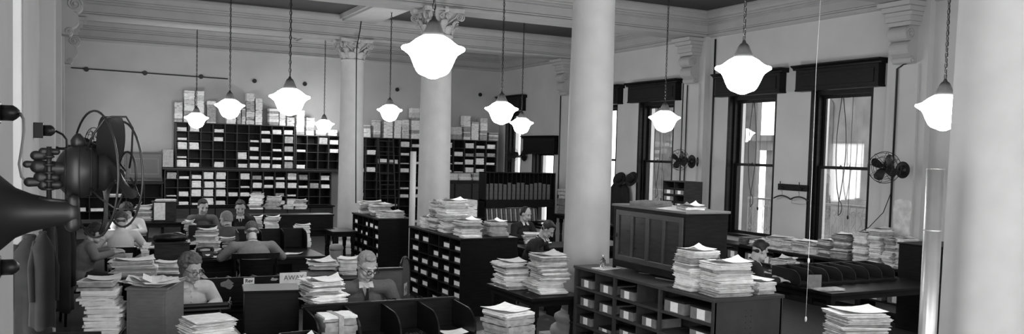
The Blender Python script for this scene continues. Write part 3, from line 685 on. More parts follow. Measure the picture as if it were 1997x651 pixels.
mb = MB(); mb.caps(L2(.075, 2.483, 2.215), L2(.11, 2.495, 2.215), .017, .015); mb.build('hub', blackm, t, smooth=True)
fan('second smaller wall fan seen just behind the large near fan', (XL, 9.9, 2.22), -pi/2, head=(.0, .36, .06), yawh=.5, R=.17, plate=.10, group='left wall fans')
# wall sockets & cords
def socket(label, px, py, Y, r, rot=0):
    P = atY(px, py, Y); t = thing('wall_socket', label, 'socket', (XL, Y, P.z))
    mb = MB(); mb.lathe([(r, 0), (r, .03), (r*.75, .045), (r*.75, .09), (r*.45, .10), (r*.3, .13)], 20, (0, 0, 0), 'x'); mb.build('plug', blackm, t, smooth=True); return t
def sock2(label, x1, py, Y, r):
    P = atY(x1, py, Y); t = thing('wall_socket', label, 'socket', (P.x, Y, P.z), 0, 'left wall sockets'); L = max(P.x-XL, .03)
    mb = MB(); mb.box(-L, -L*.55, -r, r, -r*1.1, r*1.1); mb.build('socket_box', blackm, t, bevel=.004)
    mb = MB(); mb.lathe([(r*.8, -L*.56), (r*.8, -L*.2), (r*.6, -L*.1), (r*.3, 0)], 18, (0, 0, 0), 'x'); mb.build('plug', blackm, t, smooth=True); return P
Pa = sock2('round black wall plug at the upper left edge with braided cord', 39, 221, 3.2, .032)
Pb = sock2('lower black wall fitting with metal tip at the left edge', 38, 520, 3.2, .032)
Pc = sock2('small black wall plug above the gear of the large near fan', 108, 255, 7.0, .05)
pts = [Pa]+[atY(x, y, 3.1) for x, y in ((46, 232), (47, 255), (42, 290), (37, 320), (42, 345), (52, 353))]
cord('fan_cord', 'braided grey cord hanging from the upper left wall plug', 'cord', pts, .0045, ironw)
pts = [Pc]+[atY(x, y, 7.0) for x, y in ((122, 262), (130, 272), (131, 300))]
cord('fan_cord', 'thin dark cord curling from the small plug behind the near fan', 'cord', pts, .008, blackp)
cord('fan_cord', 'dark looping cord under the bell of the large near fan', 'cord', [atY(x, y, 2.42) for x, y in ((45, 408), (52, 422), (62, 431), (76, 433), (88, 425), (95, 410), (108, 414), (116, 400))], .003, blackp)
# ------------------------------------------------------------------ furniture helpers
def desk(label, x0, x1, y0, y1, z=.76, m_=dark, legs=True, rz=0, name='desk', ped=True, group=None):
    w, d = x1-x0, y1-y0; t = thing(name, label, 'desk', ((x0+x1)/2, (y0+y1)/2, 0), rz, group)
    mb = MB(); mb.box(-w/2, w/2, -d/2, d/2, z-.035, z); mb.build('desktop', m_, t, bevel=.005)
    mb = MB(); mb.box(-w/2+.04, w/2-.04, -d/2+.04, d/2-.04, z-.10, z-.035); mb.build('apron', m_, t)
    if ped:
        for s in (-1, 1):
            pw = min(.42, w*.3); xa, xb = sorted((s*(w/2-.05), s*(w/2-.05-pw)))
            mb = MB(); mb.box(xa, xb, -d/2+.06, d/2-.06, 0, z-.10); pd = mb.build('pedestal', m_, t, bevel=.004)
            for k in range(3):
                zz = .09+k*.17; mb = MB(); mb.box(xa+.02, xb-.02, -d/2+.045, -d/2+.06, zz, zz+.15); dr = mb.build('drawer', m_, t, bevel=.004)
                mb = MB(); mb.ell(((xa+xb)/2, -d/2+.035, zz+.075), (.015, .012, .015), 8, 6); mb.build('knob', brass, dr)
    else:
        for sx in (-1, 1):
            for sy in (-1, 1):
                x, y = sx*(w/2-.08), sy*(d/2-.08); mb = MB(); mb.box(x-.035, x+.035, y-.035, y+.035, z-.22, z-.035)
                mb.lathe([(.02, 0), (.025, .05), (.018, .09), (.022, .12), (.033, .2), (.03, .35), (.024, .42), (.035, .44), (.024, .46), (.034, .49), (.034, z-.22)], 14, (x, y, 0)); recalc(mb.build('leg', m_, t))
    return t
def arch(h, d, n=8):   # divider profile in (y,z): tall at the back (y=d), rounded front
    r = min(h*.7, d*.45); return [(0, 0), (d, 0), (d, h), (r*1.2, h*.93)]+[(r*1.2-r*1.2*sin(a), h*.93-r*(1-cos(a))) for a in [pi/2*i/n for i in range(1, n+1)]]
def hutch(label, x0, x1, y0, y1, z, h, ndiv, m_=dark, rz=0, top=False):
    """desk organiser: back board at y1, dividers towards y0"""
    w, d = x1-x0, y1-y0; t = thing('desk_organiser', label, 'organiser', (x0, y0, z), rz)
    mb = MB(); mb.box(0, w, 0, d, 0, .012); mb.build('tray_floor', m_, t)
    mb = MB(); mb.box(0, w, d-.02, d, .012, h); mb.build('back_board', m_, t, bevel=.003)
    for k in range(ndiv+1):
        x = k*(w-.014)/ndiv; mb = MB(); mb.prism([(a, b+.012) for a, b in arch(h-.012, d-.02)], x, x+.014, 'x'); recalc(mb.build('divider', m_, t))
    return t
def boxfile(label, loc, rz, w, d, h, group, name='card_box', dk=False, lab=.36):
    """label end faces local -y"""
    t = thing(name, label, 'box', loc, rz, group)
    mb = MB(); mb.box(-w/2, w/2, 0, d, 0, h*.86); mb.build('box_body', boxside if not dk else paper3, t, bevel=.002)
    mb = MB(); mb.box(-w/2-.003, w/2+.003, -.002, d, h*.86, h); mb.build('lid', blackp, t)
    lw = w*lab; mb = MB(); mb.box(-lw/2, lw/2, -.003, 0, h*.08, h*.82); mb.build('label', labelm, t)
    return t
# ---- pigeonhole counters A (far) and B (near): openings face -X
def counter(name, label, x0, x1, y0, y1, z, cols, rows, m_=dark, t=.02, kick=.06):
    o = thing(name, label, 'cabinet', (x0, y0, 0)); W = y1-y0; D_ = x1-x0; cw = W/cols; rh = (z-.03-kick)/rows
    mb = MB(); mb.box(0, D_, -.0, t, 0, z-.03); mb.box(0, D_, W-t, W, 0, z-.03); mb.box(.02, D_, t, W-t, 0, kick); mb.build('case', m_, o)
    mb = MB(); mb.box(.36, .375, t, W-t, kick, z-.03); mb.build('back_panel', blackp, o)
    mb = MB(); mb.box(D_-.02, D_, t, W-t, kick, z-.03); mb.build('rear_panel', m_, o)
    mb = MB(); mb.box(-.015, D_+.015, -.015, W+.015, z-.03, z); mb.build('top', m_, o, bevel=.004)
    for r in range(1, rows): mb = MB(); mb.box(.003, .36, t, W-t, kick+r*rh-.008, kick+r*rh+.008); mb.build('shelf_board', m_, o)
    for c in range(1, cols): mb = MB(); mb.box(.003, .36, c*cw-.009, c*cw+.009, kick, z-.03); mb.build('divider', m_, o)
    return o, cw, rh
for nm, lb, X0, X1, Y0, Y1, wh in (('pigeonhole_counter', 'near black pigeonhole counter loaded with tall paper stacks', 4.76, 5.64, 10.72, 12.74, 'near'), ('pigeonhole_counter', 'far black pigeonhole counter left of the white pole', 4.70, 5.34, 14.10, 15.64, 'far')):
    o, cw, rh = counter(nm, lb, X0, X1, Y0, Y1, 1.1, 5, 6)
    for r in range(6):
        for c in range(5):
            if rnd.random() < .06: continue
            boxfile('white-labelled box in the %s counter, row %s, column %s from left' % (wh, ORD[r].replace('first', 'one').replace('second', 'two').replace('third', 'three').replace('fourth', 'four').replace('fifth', 'five').replace('sixth', 'six'), ['one', 'two', 'three', 'four', 'five'][4-c]),
                    (X0+.012+rnd.uniform(0, .05), Y0+(c+.5)*cw+rnd.uniform(-.03, .03), .06+(5-r)*rh+.0085), -pi/2, cw*rnd.uniform(.56, .70), .26, .08 if rnd.random() < .8 else .06, 'card boxes in the %s counter' % wh, lab=.82)
# ---- steel bookcase
X0, X1, Y0, Y1, ZB = 4.85, 5.64, 5.60, 7.87, 1.1
o = thing('steel_bookcase', 'long grey steel bookcase with perforated posts under the wooden cabinet', 'bookcase', (X0, Y0, 0))
W = Y1-Y0; DD = X1-X0
mb = MB(); mb.box(-.01, DD+.01, -.01, W+.01, ZB-.03, ZB); mb.build('top', metalg, o, bevel=.003)
mb = MB(); mb.box(.012, DD-.012, 0, .012, .03, ZB-.03); s_ = mb.build('end_panel', metalg, o)
mb = MB()
for k in range(18):
    for x in (.36, .42): mb.lathe([(.005, -.002), (.005, .001)], 8, (x, 0, .1+k*.052), 'y')
mb.build('bolt_hole', inkm, s_); s_.children
mb = MB(); mb.box(.012, DD-.012, W-.012, W, .03, ZB-.03); mb.build('end_panel', metalg, o)
mb = MB(); mb.box(.39, .395, .012, W-.012, .03, ZB-.03); mb.build('back_panel', metalg, o)
for k in range(4):
    y = k*(W-.03)/3
    for x in (0, DD-.03): mb = MB(); mb.box(x, x+.03, y, y+.03, 0, ZB-.03); pst = mb.build('post', metalg, o)
    if k == 3:
        mb = MB()
        for q in range(22): mb.lathe([(.004, .029), (.004, .0315)], 6, (.0+.015, 0, .08+q*.045), 'y')
RHB = .2
for r in range(5):
    z = ZB-.03-(r+1)*RHB+.0
    for k in range(3):
        ya = k*(W-.03)/3+.03; yb = (k+1)*(W-.03)/3
        mb = MB(); mb.box(.004, .385, ya, yb, z-.012, z+.012); mb.build('shelf_board', metalg, o)
for k in (1, 2):
    y = k*(W-.03)/3+(W-.03)/6+.015; mb = MB(); mb.box(.02, .385, y-.004, y+.004, .05, ZB-.03); mb.build('divider', metalg, o)
bw = (W-.03)/3
cells = {(0, 0): 1, (0, 1): 1, (0, 2): 1, (0, 4): 2, (0, 5): 1.6, (1, 0): 1, (1, 1): 1, (1, 2): 1, (1, 3): 1, (1, 5): 1.6, (2, 0): 1, (2, 1): .4, (2, 2): 1, (2, 3): 1, (3, 0): .9, (3, 2): 1, (3, 4): 1.4, (4, 1): 1}
for (r, c), v in cells.items():
    y = W-.03-(c+.5)*bw/2; z = ZB-.03-(r+1)*RHB+.0125
    boxfile('%s box with white label in the steel bookcase, row %s, column %s' % ('flat' if v < .5 else ('wide' if v > 1.2 else 'small'), ['one', 'two', 'three', 'four', 'five'][r], ['one', 'two', 'three', 'four', 'five', 'six'][c]),
            (X0+.02, Y0+y, z), -pi/2, .22 if v <= 1 else .29, .30, .10*(1 if v > .5 else .4)+(.02 if v > 1.2 else 0), 'boxes in the steel bookcase')
# ---- wooden two-door cabinet on the bookcase
t = thing('wooden_cabinet', 'brown wooden cabinet with two sliding panelled doors on the steel bookcase', 'cabinet', (5.13, 6.36, ZB+.001))
cw_, cl, ch = .51, 1.20, .69
mb = MB(); mb.box(.03, cw_, 0, .02, .05, ch-.025); mb.box(.03, cw_, cl-.02, cl, .05, ch-.025); mb.box(cw_-.02, cw_, .02, cl-.02, .05, ch-.025); mb.box(.03, cw_-.02, .02, cl-.02, .05, .07); mb.box(.0, .03, 0, .03, 0, ch-.025); mb.box(0, .03, cl-.03, cl, 0, ch-.025); mb.box(0, .03, .03, cl-.03, .03, .10); mb.box(0, .03, .03, cl-.03, ch-.06, ch-.025); mb.box(cw_-.04, cw_, 0, .04, 0, .05); mb.box(cw_-.04, cw_, cl-.04, cl, 0, .05); mb.build('case', dark, t, bevel=.003)
mb = MB(); mb.box(-.02, cw_+.02, -.02, cl+.02, ch-.025, ch); mb.build('top', midw, t, bevel=.005)
for k in range(2):
    a = .03 if k == 0 else .58; b = a+.59 if k == 0 else cl-.03; xx = -.012 if k == 0 else .004
    mb = MB(); fr = .055
    mb.box(xx, xx+.018, a, a+fr, .10, ch-.06); mb.box(xx, xx+.018, b-fr, b, .10, ch-.06); mb.box(xx, xx+.018, a+fr, b-fr, .10, .10+fr); mb.box(xx, xx+.018, a+fr, b-fr, ch-.06-fr, ch-.06); mb.box(xx, xx+.018, (a+b)/2-.02, (a+b)/2+.02, .10+fr, ch-.06-fr)
    d_ = mb.build('door', cabw, t, bevel=.003)
    for (pa, pb) in ((a+fr, (a+b)/2-.02), ((a+b)/2+.02, b-fr)): mb = MB(); mb.box(xx+.016, xx+.0178, pa, pb, .10+fr, ch-.06-fr); mb.build('door_panel', mat('panel_veneer', .028, .22, .3, 2.5, stretch=(2, 2, 12)), d_)
mb = MB(); mb.ell((-.002, cl-.06, .36), (.006, .01, .022), 8, 6); mb.build('finger_pull', blackm, t)
# on top of wooden cabinet
ZW = ZB+.001+ch
stack('thick grey folder pile lying on top of the wooden cabinet', (5.36, 7.22, ZW+.001), .42, .30, .045, 'g', .35, .012, lay=.02, group=None, name='folder_pile')
stack('crumpled paper bundle on the right end of the wooden cabinet', (5.43, 6.66, ZW+.001), .20, .28, .03, 't', -.3, .03, top=2, name='folder_pile')
t = thing('small_shelf', 'small open pigeonhole shelf on a ledge above the wooden cabinet', 'shelf', (0, 0, 0)); 
Ps = Vector((9.5, 12.47, 0)); t.location = (Ps.x, Ps.y-.62, 1.28); bh = .58; 
mb = MB(); mb.box(0, .4, 0, .012, 0, bh); mb.box(0, .4, .60, .612, 0, bh); mb.box(0, .4, 0, .612, bh, bh+.015); mb.box(0, .4, 0, .612, 0, .012); mb.box(.39, .4, 0, .61, 0, bh); mb.build('case', dark2, t)
for k in (1, 2, 3, 4): mb = MB(); mb.box(.01, .39, .012, .6, k*bh/5-.005, k*bh/5+.005); mb.build('shelf_board', dark2, t)
for k in (1, ): mb = MB(); mb.box(.01, .39, .30, .31, .012, bh); mb.build('divider', dark2, t)
for i, (c, r, n_) in enumerate(((1, 3, 'upper left'), (1, 1, 'lower left'), (0, 1, 'lower right'), (0, 3, 'upper right'), (1, 2, 'middle left'), (1, 0, 'bottom left'), (0, 0, 'bottom right'))):
    boxfile('tiny white box in the %s hole of the small shelf' % n_, (Ps.x+.01, Ps.y-.62+.155+c*.30, 1.28+r*bh/5+.014), -pi/2, .26 if c else .22, .25, .085, 'boxes in the small shelf')
stand = thing('side_table', 'plain dark side table under the small open shelf', 'table', (Ps.x-.05, Ps.y-.7, 0))
mb = MB(); mb.box(0, .55, 0, .8, 1.245, 1.279); mb.build('table_top', dark, stand, bevel=.004)
for sx in (0, .5):
    for sy in (0, .75): mb = MB(); mb.box(sx, sx+.05, sy, sy+.05, 0, 1.245); mb.build('leg', dark, stand)
# bookcase-top things
pc = atz(1173, 524, ZB)
mb = MB(); mb.box(-.13, .13, -.09, .09, 0, .006); tag(mb.build('paper_sheet', paper, loc=(pc.x+.06, pc.y-.0, ZB+.001), rz=.2), 'white paper sheet under the small glass bottle', 'paper')
mb = MB(); mb.lathe([(.03, 0), (.034, .01), (.034, .05), (.028, .08), (.012, .10), (.010, .13), (.015, .135), (.015, .145)], 20); tag(recalc(mb.build('glass_bottle', bglass, smooth=True, loc=(pc.x+.03, pc.y+.02, ZB+.008))), 'small clear glass bottle standing on white paper by the column', 'bottle')
for (px, py, w, d, a, lb) in ((1268, 532, .22, .12, .3, 'dark notebook lying open in front of the wooden cabinet'), (1302, 546, .03, .30, .2, 'long wooden ruler on the steel bookcase')):
    P = atz(px, py, ZB); mb = MB(); mb.box(-w/2, w/2, -d/2, d/2, 0, .008); tag(mb.build('notebook' if 'notebook' in lb else 'ruler', paperg if 'note' in lb else midw, loc=(P.x-.0, P.y, ZB+.001), rz=a), lb, 'notebook' if 'note' in lb else 'ruler')
def bx(label, xl, xr, yb, yt, **k): return pstack(label, xl, xr, yb, yt, ZB, **k)
stack('tall left paper stack on the end of the steel bookcase', (5.05, 6.10, ZB+.001), .30, .26, .36, 'w', -.1, .025, top=2, group='paper stacks on the steel bookcase')
stack('front middle paper stack with curled top sheet on the steel bookcase', (5.12, 5.76, ZB+.001), .38, .26, .29, 'w', -.1, .03, top=2, lean=.05, group='paper stacks on the steel bookcase')
stack('low right paper stack at the corner of the steel bookcase', (5.49, 5.80, ZB+.001), .20, .30, .11, 'c', -.1, .03, top=1, group='paper stacks on the steel bookcase')
# ---- table with turned legs and two stacks
desk('dark table with turned legs beside the plain white column', 4.36, 5.0, 7.92, 9.05, .75, dark, ped=False, name='turned_leg_table')
stack('left paper stack on the turned leg table', (4.50, 8.68, .752), .29, .34, .30, 'w', -.05, .035, top=1, group='stacks on the turned leg table')
stack('taller right paper stack on the turned leg table', (4.72, 8.24, .752), .34, .34, .42, 'w', -.1, .035, top=2, group='stacks on the turned leg table')
# stacks on counters B and A
for (x, y, w, d, h, m_, lb) in ((5.02, 12.10, .28, .28, .42, 'w', 'tallest back paper stack on the near pigeonhole counter'), (5.04, 11.66, .38, .34, .47, 'w', 'wide tall paper stack at the front of the near pigeonhole counter'), (4.93, 12.42, .2, .24, .16, 'w', 'low small stack at the left end of the near pigeonhole counter'),
                                (5.04, 11.14, .32, .30, .22, 'w', 'squat stack with curled sheet right of the tall near counter stacks'), (5.44, 11.04, .26, .30, .20, 'c', 'rightmost squat stack on the near pigeonhole counter'), (4.96, 10.84, .3, .16, .03, 'c', 'thin loose folder at the front corner of the near pigeonhole counter')):
    stack(lb, (x, y, 1.101), w, d, h, m_, rnd.uniform(-.15, .0), .03, top=2 if h > .1 else False, group='stacks on the near counter')
for (x, y, w, d, h, m_, lb) in ((4.95, 15.32, .40, .26, .22, 'w', 'white stack at the left of the far pigeonhole counter'), (4.98, 14.85, .34, .30, .20, 'w', 'slanting white stack in the middle of the far pigeonhole counter'), (5.0, 14.36, .44, .32, .10, 'c', 'low untidy folders at the right of the far pigeonhole counter')):
    stack(lb, (x, y, 1.101), w, d, h, m_, rnd.uniform(-.15, 0), .03, top=1, group='stacks on the far counter')
# ---- table behind the bin + bin
desk('small dark turned leg table left of the far pigeonhole counter', 4.15, 4.62, 15.0, 15.7, .80, dark, ped=False, name='turned_leg_table')
P = atz(650, 552, .0); t = thing('waste_bin', 'light grey cylindrical bin with domed lid on the floor', 'bin', (P.x-.0, P.y, 0))
t.location = (4.02, 14.3, 0)
mb = MB(); mb.lathe([(.105, 0), (.11, .01), (.11, .56), (.105, .57)], 28); mb.build('bin_body', mat('bin_paint', .22, .5, .05), t, smooth=True)
mb = MB(); mb.lathe([(.115, .56), (.12, .58), (.118, .61), (.10, .64), (.06, .66), (.01, .665)], 28); mb.build('lid', mat('bin_lid', .24, .5, .05), t, smooth=True)
# ------------------------------------------------------------------ right hand wall counter with stacks
cY0, cY1 = 8.10, 17.6
t = thing('wall_counter', 'long dark counter shelf running below the right hand windows', 'counter', (10.48, cY0, 0))
mb = MB(); mb.box(0, .46, 0, cY1-cY0, .74, .78); mb.build('counter_top', dark, t, bevel=.004)
mb = MB(); mb.box(.05, .46, .0, cY1-cY0, .0, .06); mb.box(.05, .46, 0, cY1-cY0, .50, .52); mb.box(.05, .46, 0, cY1-cY0, .25, .27); mb.build('shelf_board', dark, t)
for k in range(12): mb = MB(); y = k*(cY1-cY0-.02)/11; mb.box(.03, .46, y, y+.02, 0, .74); mb.build('divider', dark, t)
k = 0
for y in (8.35, 8.7, 9.5, 10.2, 10.9, 11.3, 11.75, 12.2):
    boxfile('pale card box with white label under the window counter, %s from the near end' % ORD[k], (10.56, y, .521), -pi/2, .26, .3, .15, 'boxes under the window counter'); k += 1
for y in (8.32, 8.68): boxfile('lower pale card box under the near end of the window counter, %s' % ('nearer' if y < 8.5 else 'farther'), (10.56, y, .271), -pi/2, .26, .3, .15, 'boxes under the window counter')
wc = [(1440, 1468, 464, 450, 'g', 'beside the tall cabinet side'), (1455, 1500, 466, 455, 'c', 'low loose one left of the dark haired man'), (1485, 1540, 468, 446, 'c', 'behind the head of the dark haired man'), (1515, 1560, 482, 462, 'c', 'under the coat hook rail, left one'), (1540, 1592, 488, 466, 'c', 'under the coat hook rail, right one'), (1568, 1605, 494, 478, 'c', 'small one left of the window stacks'), (1590, 1632, 496, 470, 't', 'wide one in front of the nearest window'),
      (1663, 1702, 510, 463, 'w', 'tall narrow one below the nearest fan, left'), (1692, 1722, 514, 458, 'w', 'tall narrow one below the nearest fan, middle'), (1722, 1750, 518, 474, 'w', 'stack next to last before the dark cabinet'), (1748, 1768, 519, 472, 'w', 'narrow last stack beside the dark cabinet')]
for xl, xr, yb, yt, m_, lb in wc:
    c = atz((xl+xr)/2, yb, .78); 
    Yc = atX((xl+xr)/2, yb-20, 10.62).y; D = depth((10.6, Yc, .8)); w = (xr-xl)*D/F
    stack(('grey' if m_ == 'g' else 'pale' if m_ == 'c' else 'tan' if m_ == 't' else 'white')+' stack on window counter, '+lb, (10.72, Yc, .781), .32, w*.86, (yb-yt)*D/F*(1.25 if xl > 1580 else 1.05), m_, rnd.uniform(-.08, .08), .022, top=1 if m_ != 'g' else False, group='stacks on the window counter')
Yc = atX(1645, 470, 10.7).y
stack('high grey folder bundle standing before the nearest window', (10.74, Yc, .781), .32, .30, .38, 't', .1, .03, top=1, group='stacks on the window counter')
mb = MB(); mb.box(-.008, .0, -.34, .34, -.055, .055); t = thing('coat_rack', 'dark wall board with coat hooks between the two nearest windows', 'rack', (XR-.01, 10.88, 1.83)); mb.build('board', dark, t, bevel=.002)
for y in (-.22, .22):
    mb = MB(); mb.tube([(-.01, y, .0), (-.05, y, .0), (-.07, y, .03), (-.075, y, .10)], .008, 6); mb.tube([(-.01, y, -.02), (-.04, y, -.05), (-.06, y, -.035)], .007, 6); mb.build('hook', blackm, t)
for (y, lb) in ((11.05, 'wooden coat hanger hanging at the left of the hook board'), (10.66, 'wire and wood coat hanger hanging at the right of the hook board')):
    t = thing('coat_hanger', lb, 'hanger', (XR-.075, y, 1.70)); mb = MB(); mb.tube([(0, .20*u, -.02-.055*u*u) for u in [-1+2*i/10 for i in range(11)]], .012, 6); mb.build('hanger_bar', dark2, t, smooth=True)
    mb = MB(); mb.tube([(0, 0, -.02), (0, 0, .05), (0, .015, .07), (0, .02, .05)], .003, 5)
    if y < 10.8: mb.tube([(0, -.15, -.06), (0, -.17, -.13), (0, 0, -.145), (0, .17, -.13), (0, .15, -.06)], .003, 5)
    mb.build('hanger_hook', blackm, t)
mb = MB(); mb.tube([(XR-.01, 13.2, 2.62), (XR-.08, 13.2, 2.56), (XR-.10, 13.2, 2.62)], .007, 6); tag(mb.build('wall_hook', blackm), 'small single wall hook above the fan by the tall cabinet', 'hook')
# peeled plaster patch is part of the wall finish: shallow rough patch
mb = MB(); 
pr = []
for i in range(18): a = 2*pi*i/18; pr.append((8.55+.15*max(-1,min(1,1.5*cos(a)))*(1+.08*sin(5*a)), 1.50+.26*max(-1,min(1,1.5*sin(a)))*(1+.06*cos(4*a))))
mb.prism(pr, XR-.165, XR-.158, 'x'); o = recalc(mb.build('trim_11', mat('bare_plaster', .55, .9, .25, 9, bump=.4))); struct(o)
# dark cabinet at the right of the counter
t = thing('dark_cabinet', 'tall dark flat sided cabinet at the near end of the window counter', 'cabinet', (10.22, 7.45, 0))
mb = MB(); mb.box(0, .80, 0, .58, 0, 1.18); mb.build('case', dark, t, bevel=.005); mb = MB(); mb.box(-.015, .82, -.015, .6, 1.18, 1.2); mb.build('top', dark, t, bevel=.004)
mb = MB(); mb.box(.03, .38, -.015, 0, .05, 1.15); d_ = mb.build('door', dark, t, bevel=.003); mb = MB(); mb.box(.42, .77, -.015, 0, .05, 1.15); mb.build('door', dark, t, bevel=.003)
# right desk with arched dividers
desk('long dark desk with arched sorter right of the dark haired man', 7.86, 9.95, 7.05, 8.45, .76, dark, ped=False)
t = hutch('black arched letter sorter with rounded dividers on the right hand desk', 7.90, 9.60, 7.58, 8.06, .785, .18, 7, blackp)
mb = MB(); mb.box(-.02, 1.74, .0, .5, -.024, 0.0); mb.build('riser', dark, t)
stack('loose white papers on the desk in front of the dark haired man', (8.03, 8.18, .761), .28, .30, .03, 'w', .4, .04, top=2)
stack('ragged paper pile left of the black arched sorter', (8.36, 8.27, .761), .26, .24, .24, 'c', .2, .04, top=2)
stack('flat pale papers on the front edge of the right hand desk', (8.06, 7.26, .761), .36, .16, .025, 'c', -.1, .03)
o = MB().box(-.012, 0, -.09, .09, 0, .17).build('card_sheet', boxside, loc=(7.95, 7.40, .761), rz=1.35); tag(o, 'brown card leaning upright at the left of the black sorter', 'card')
# near right stack on small table
desk('small dark table under the cut off stack at the bottom right', 5.78, 6.6, 4.78, 5.65, .70, dark, ped=False, name='small_table')
stack('big white paper stack at the bottom right in front of the pipe', (6.18, 5.25, .701), .44, .34, .285, 'w', -.35, .035, top=1)
# ------------------------------------------------------------------ ledger shelf + right middle area
LX, LYY = 8.46, 17.75
t = thing('ledger_shelf', 'dark open shelf unit with slatted top holding grey ledgers by the right wall', 'shelves', (LX, LYY, 0))
mb = MB(); mb.box(0, .03, 0, .36, 0, 1.84); mb.box(1.84, 1.87, 0, .36, 0, 1.84); mb.box(0, 1.87, 0, .36, 1.82, 1.84); mb.box(0, 1.87, 0, .36, 1.16, 1.20); mb.box(0, 1.87, 0, .03, 1.02, 1.16); mb.box(0, 1.87, 0, .36, .66, .69); mb.box(0, 1.87, .0, .36, .05, .1); mb.build('case', dark, t, bevel=.003)
for k in range(1, 16): mb = MB(); x = k*1.87/16; mb.box(x-.006, x+.006, .02, .34, 1.20, 1.82); mb.build('divider', dark, t)
for k in range(15):
    x = LX+(k+.5)*1.87/16+.0; h = rnd.uniform(.35, .40)
    mb = MB(); mb.box(-.045, .045, 0, .26, 0, h); o = mb.build('ledger', mat('ledger_cloth', .075, .8, .3, 14), loc=(x, LYY+.03, 1.201), bevel=.004)
    tag(o, 'grey upright ledger in the top shelf, %s from the left' % ORD[k], 'ledger', 'ledgers in the top shelf')
for k in range(22):
    x = LX+.10+k*.062; mb = MB(); mb.box(-.018, .018, 0, .22, 0, .30); o = mb.build('book', mat('book_cloth', .10, .8, .4, 10) if k % 2 else paper3, loc=(x, LYY+.03, .691), bevel=.003)
    o.rotation_euler.y = -.10
    tag(o, 'thin upright book in the lower shelf, %s from the left' % ORD[k], 'book', 'books in the lower shelf')
stack('grey box pile left of the ledger shelf', (8.15, 17.95, .80), .3, .3, .4, 'c', 0, .01, lay=.08)
desk('low dark table holding the grey box pile by the ledger shelf', 7.7, 8.4, 17.6, 18.3, .80, dark, ped=False, name='small_table')
desk('dark desk of the far man behind the reading papers', 6.5, 8.7, 12.10, 12.92, .76, dark, ped=False)
desk('dark desk of the bowed dark haired man near the white column', 6.0, 7.5, 9.85, 10.62, .76, dark)
stack('pale papers in front of the bowed man', (6.25, 10.42, .761), .34, .25, .12, 'c', .2, .04)
stack('open file held before the far man face', (7.05, 12.72, .761), .42, .14, .19, 'c', -.3, .04)
stack('flat folders lying behind the near counter stacks', (6.2, 13.2, .90), .52, .4, .09, 'c', -.3, .03, top=1)
desk('dark side table holding flat folders behind the near counter', 5.85, 6.55, 12.95, 13.5, .899, dark, ped=False, name='small_table')
stack('rolled and folded bundles right of the ledger shelf', (10.45, 17.3, .9), .42, .35, .58, 't', 0, .05, lay=.07)
desk('dark low stand holding folded bundles right of the ledger shelf', 10.12, 10.46, 16.9, 17.6, .89, dark, ped=False, name='small_table')
# tall pale cupboard edge behind the big column
# ------------------------------------------------------------------ coats and hats
def drape(name, label, P, w, h, dep, m_, cat, rz=0, seed=1, split=True):
    """a coat on a hook: shoulders at the top, folds to the hem. P is the hook point"""
    r = random.Random(seed); t = thing(name, label, cat, P, rz)
    mb = MB(); n = 28; rows = 12; vs = []; fs = []
    for j in range(rows+1):
        v = j/rows; z = -.04-h*v; ww = w*(.16+.84*min(1, v*6)**.8)*(.90+.14*v); dd = dep*(.35+.65*min(1, v*3))
        for i in range(n):
            a = 2*pi*i/n; f = 1+.10*v*sin(a*5+seed)+.05*v*sin(a*9+2*seed); vs.append((ww/2*cos(a)*f, dd/2*sin(a)*f, z+.012*sin(a*3+seed)*v))
    for j in range(rows):
        for i in range(n): fs.append((j*n+i, (j+1)*n+i, (j+1)*n+(i+1) % n, j*n+(i+1) % n))
    fs.append(tuple(range(n))); fs.append(tuple(rows*n+i for i in range(n))[::-1])
    mb.add(vs, fs); mb.build('coat_body', m_, t, smooth=True)
    for s in (-1, 1):
        mb = MB(); mb.tube([(s*w*.30, 0, -.09), (s*w*.44, -.01, -.2), (s*w*.50, -.02, -h*.45), (s*w*.48, -.03, -h*.8)], [.03*w/.3, .05*w/.3, .048*w/.3, .04*w/.3], 12)
        mb.build('sleeve', m_, t, smooth=True)
    mb = MB(); mb.tube([(.12*w*cos(a), .12*w*sin(a), -.045) for a in [2*pi*i/12 for i in range(12)]], .06*w, 6, closed=True); mb.build('collar', m_, t, smooth=True)
    return t
P = atY(62, 445, 5.45); drape('coat', 'long grey coat hanging on the left wall below the near fan', (P.x-.01, 5.45, P.z), .20, .56, .20, coatg, 'coat', .25, 3)
P = atY(82, 440, 5.15); drape('coat', 'black jacket hanging in front of the long grey coat', (P.x, 5.25, P.z), .12, .52, .16, coatb, 'coat', .25, 5)
P = atY(118, 405, 7.6); drape('coat', 'black coat hanging farther along the left wall', (P.x, 7.6, P.z), .17, .78, .2, coatb, 'coat', .2, 8)
P = atY(96, 400, 7.0); drape('coat', 'thin grey coat between the two black ones on the left wall', (P.x, 7.0, P.z), .08, .72, .2, coatg, 'coat', .2, 9)
def hat(label, P, tilt):
    t = thing('felt_hat', label, 'hat', P); t.rotation_euler = tilt
    mb = MB(); mb.lathe([(.165, .0), (.17, .008), (.12, .012), (.10, .014), (.098, .05), (.088, .10), (.06, .118), (.0, .108)], 28); mb.build('brim_and_crown', coatb, t, smooth=True)
    mb = MB(); mb.lathe([(.101, .016), (.100, .045)], 28); mb.build('hat_band', blackp, t)
P = atX(1208, 349, XR-.22); hat('left dark felt hat hanging above a coat on the right wall', P, (0, -1.1, .3))
P = atX(1232, 349, XR-.2); hat('right dark felt hat hanging beside the left one', P, (0, -1.2, .2))
P = atX(1208, 352, XR-.14); drape('coat', 'black coat hanging under the felt hats on the right wall', (P.x, P.y, P.z), .52, 1.0, .2, coatb, 'coat', pi/2, 12)
mb = MB(); Pq = atX(1222, 350, XR-.02); mb.box(XR-.03, XR-.001, Pq.y-.4, Pq.y+.4, Pq.z-.05, Pq.z+.05); tag(mb.build('hook_board', dark), 'dark hook board behind the two felt hats', 'rack')
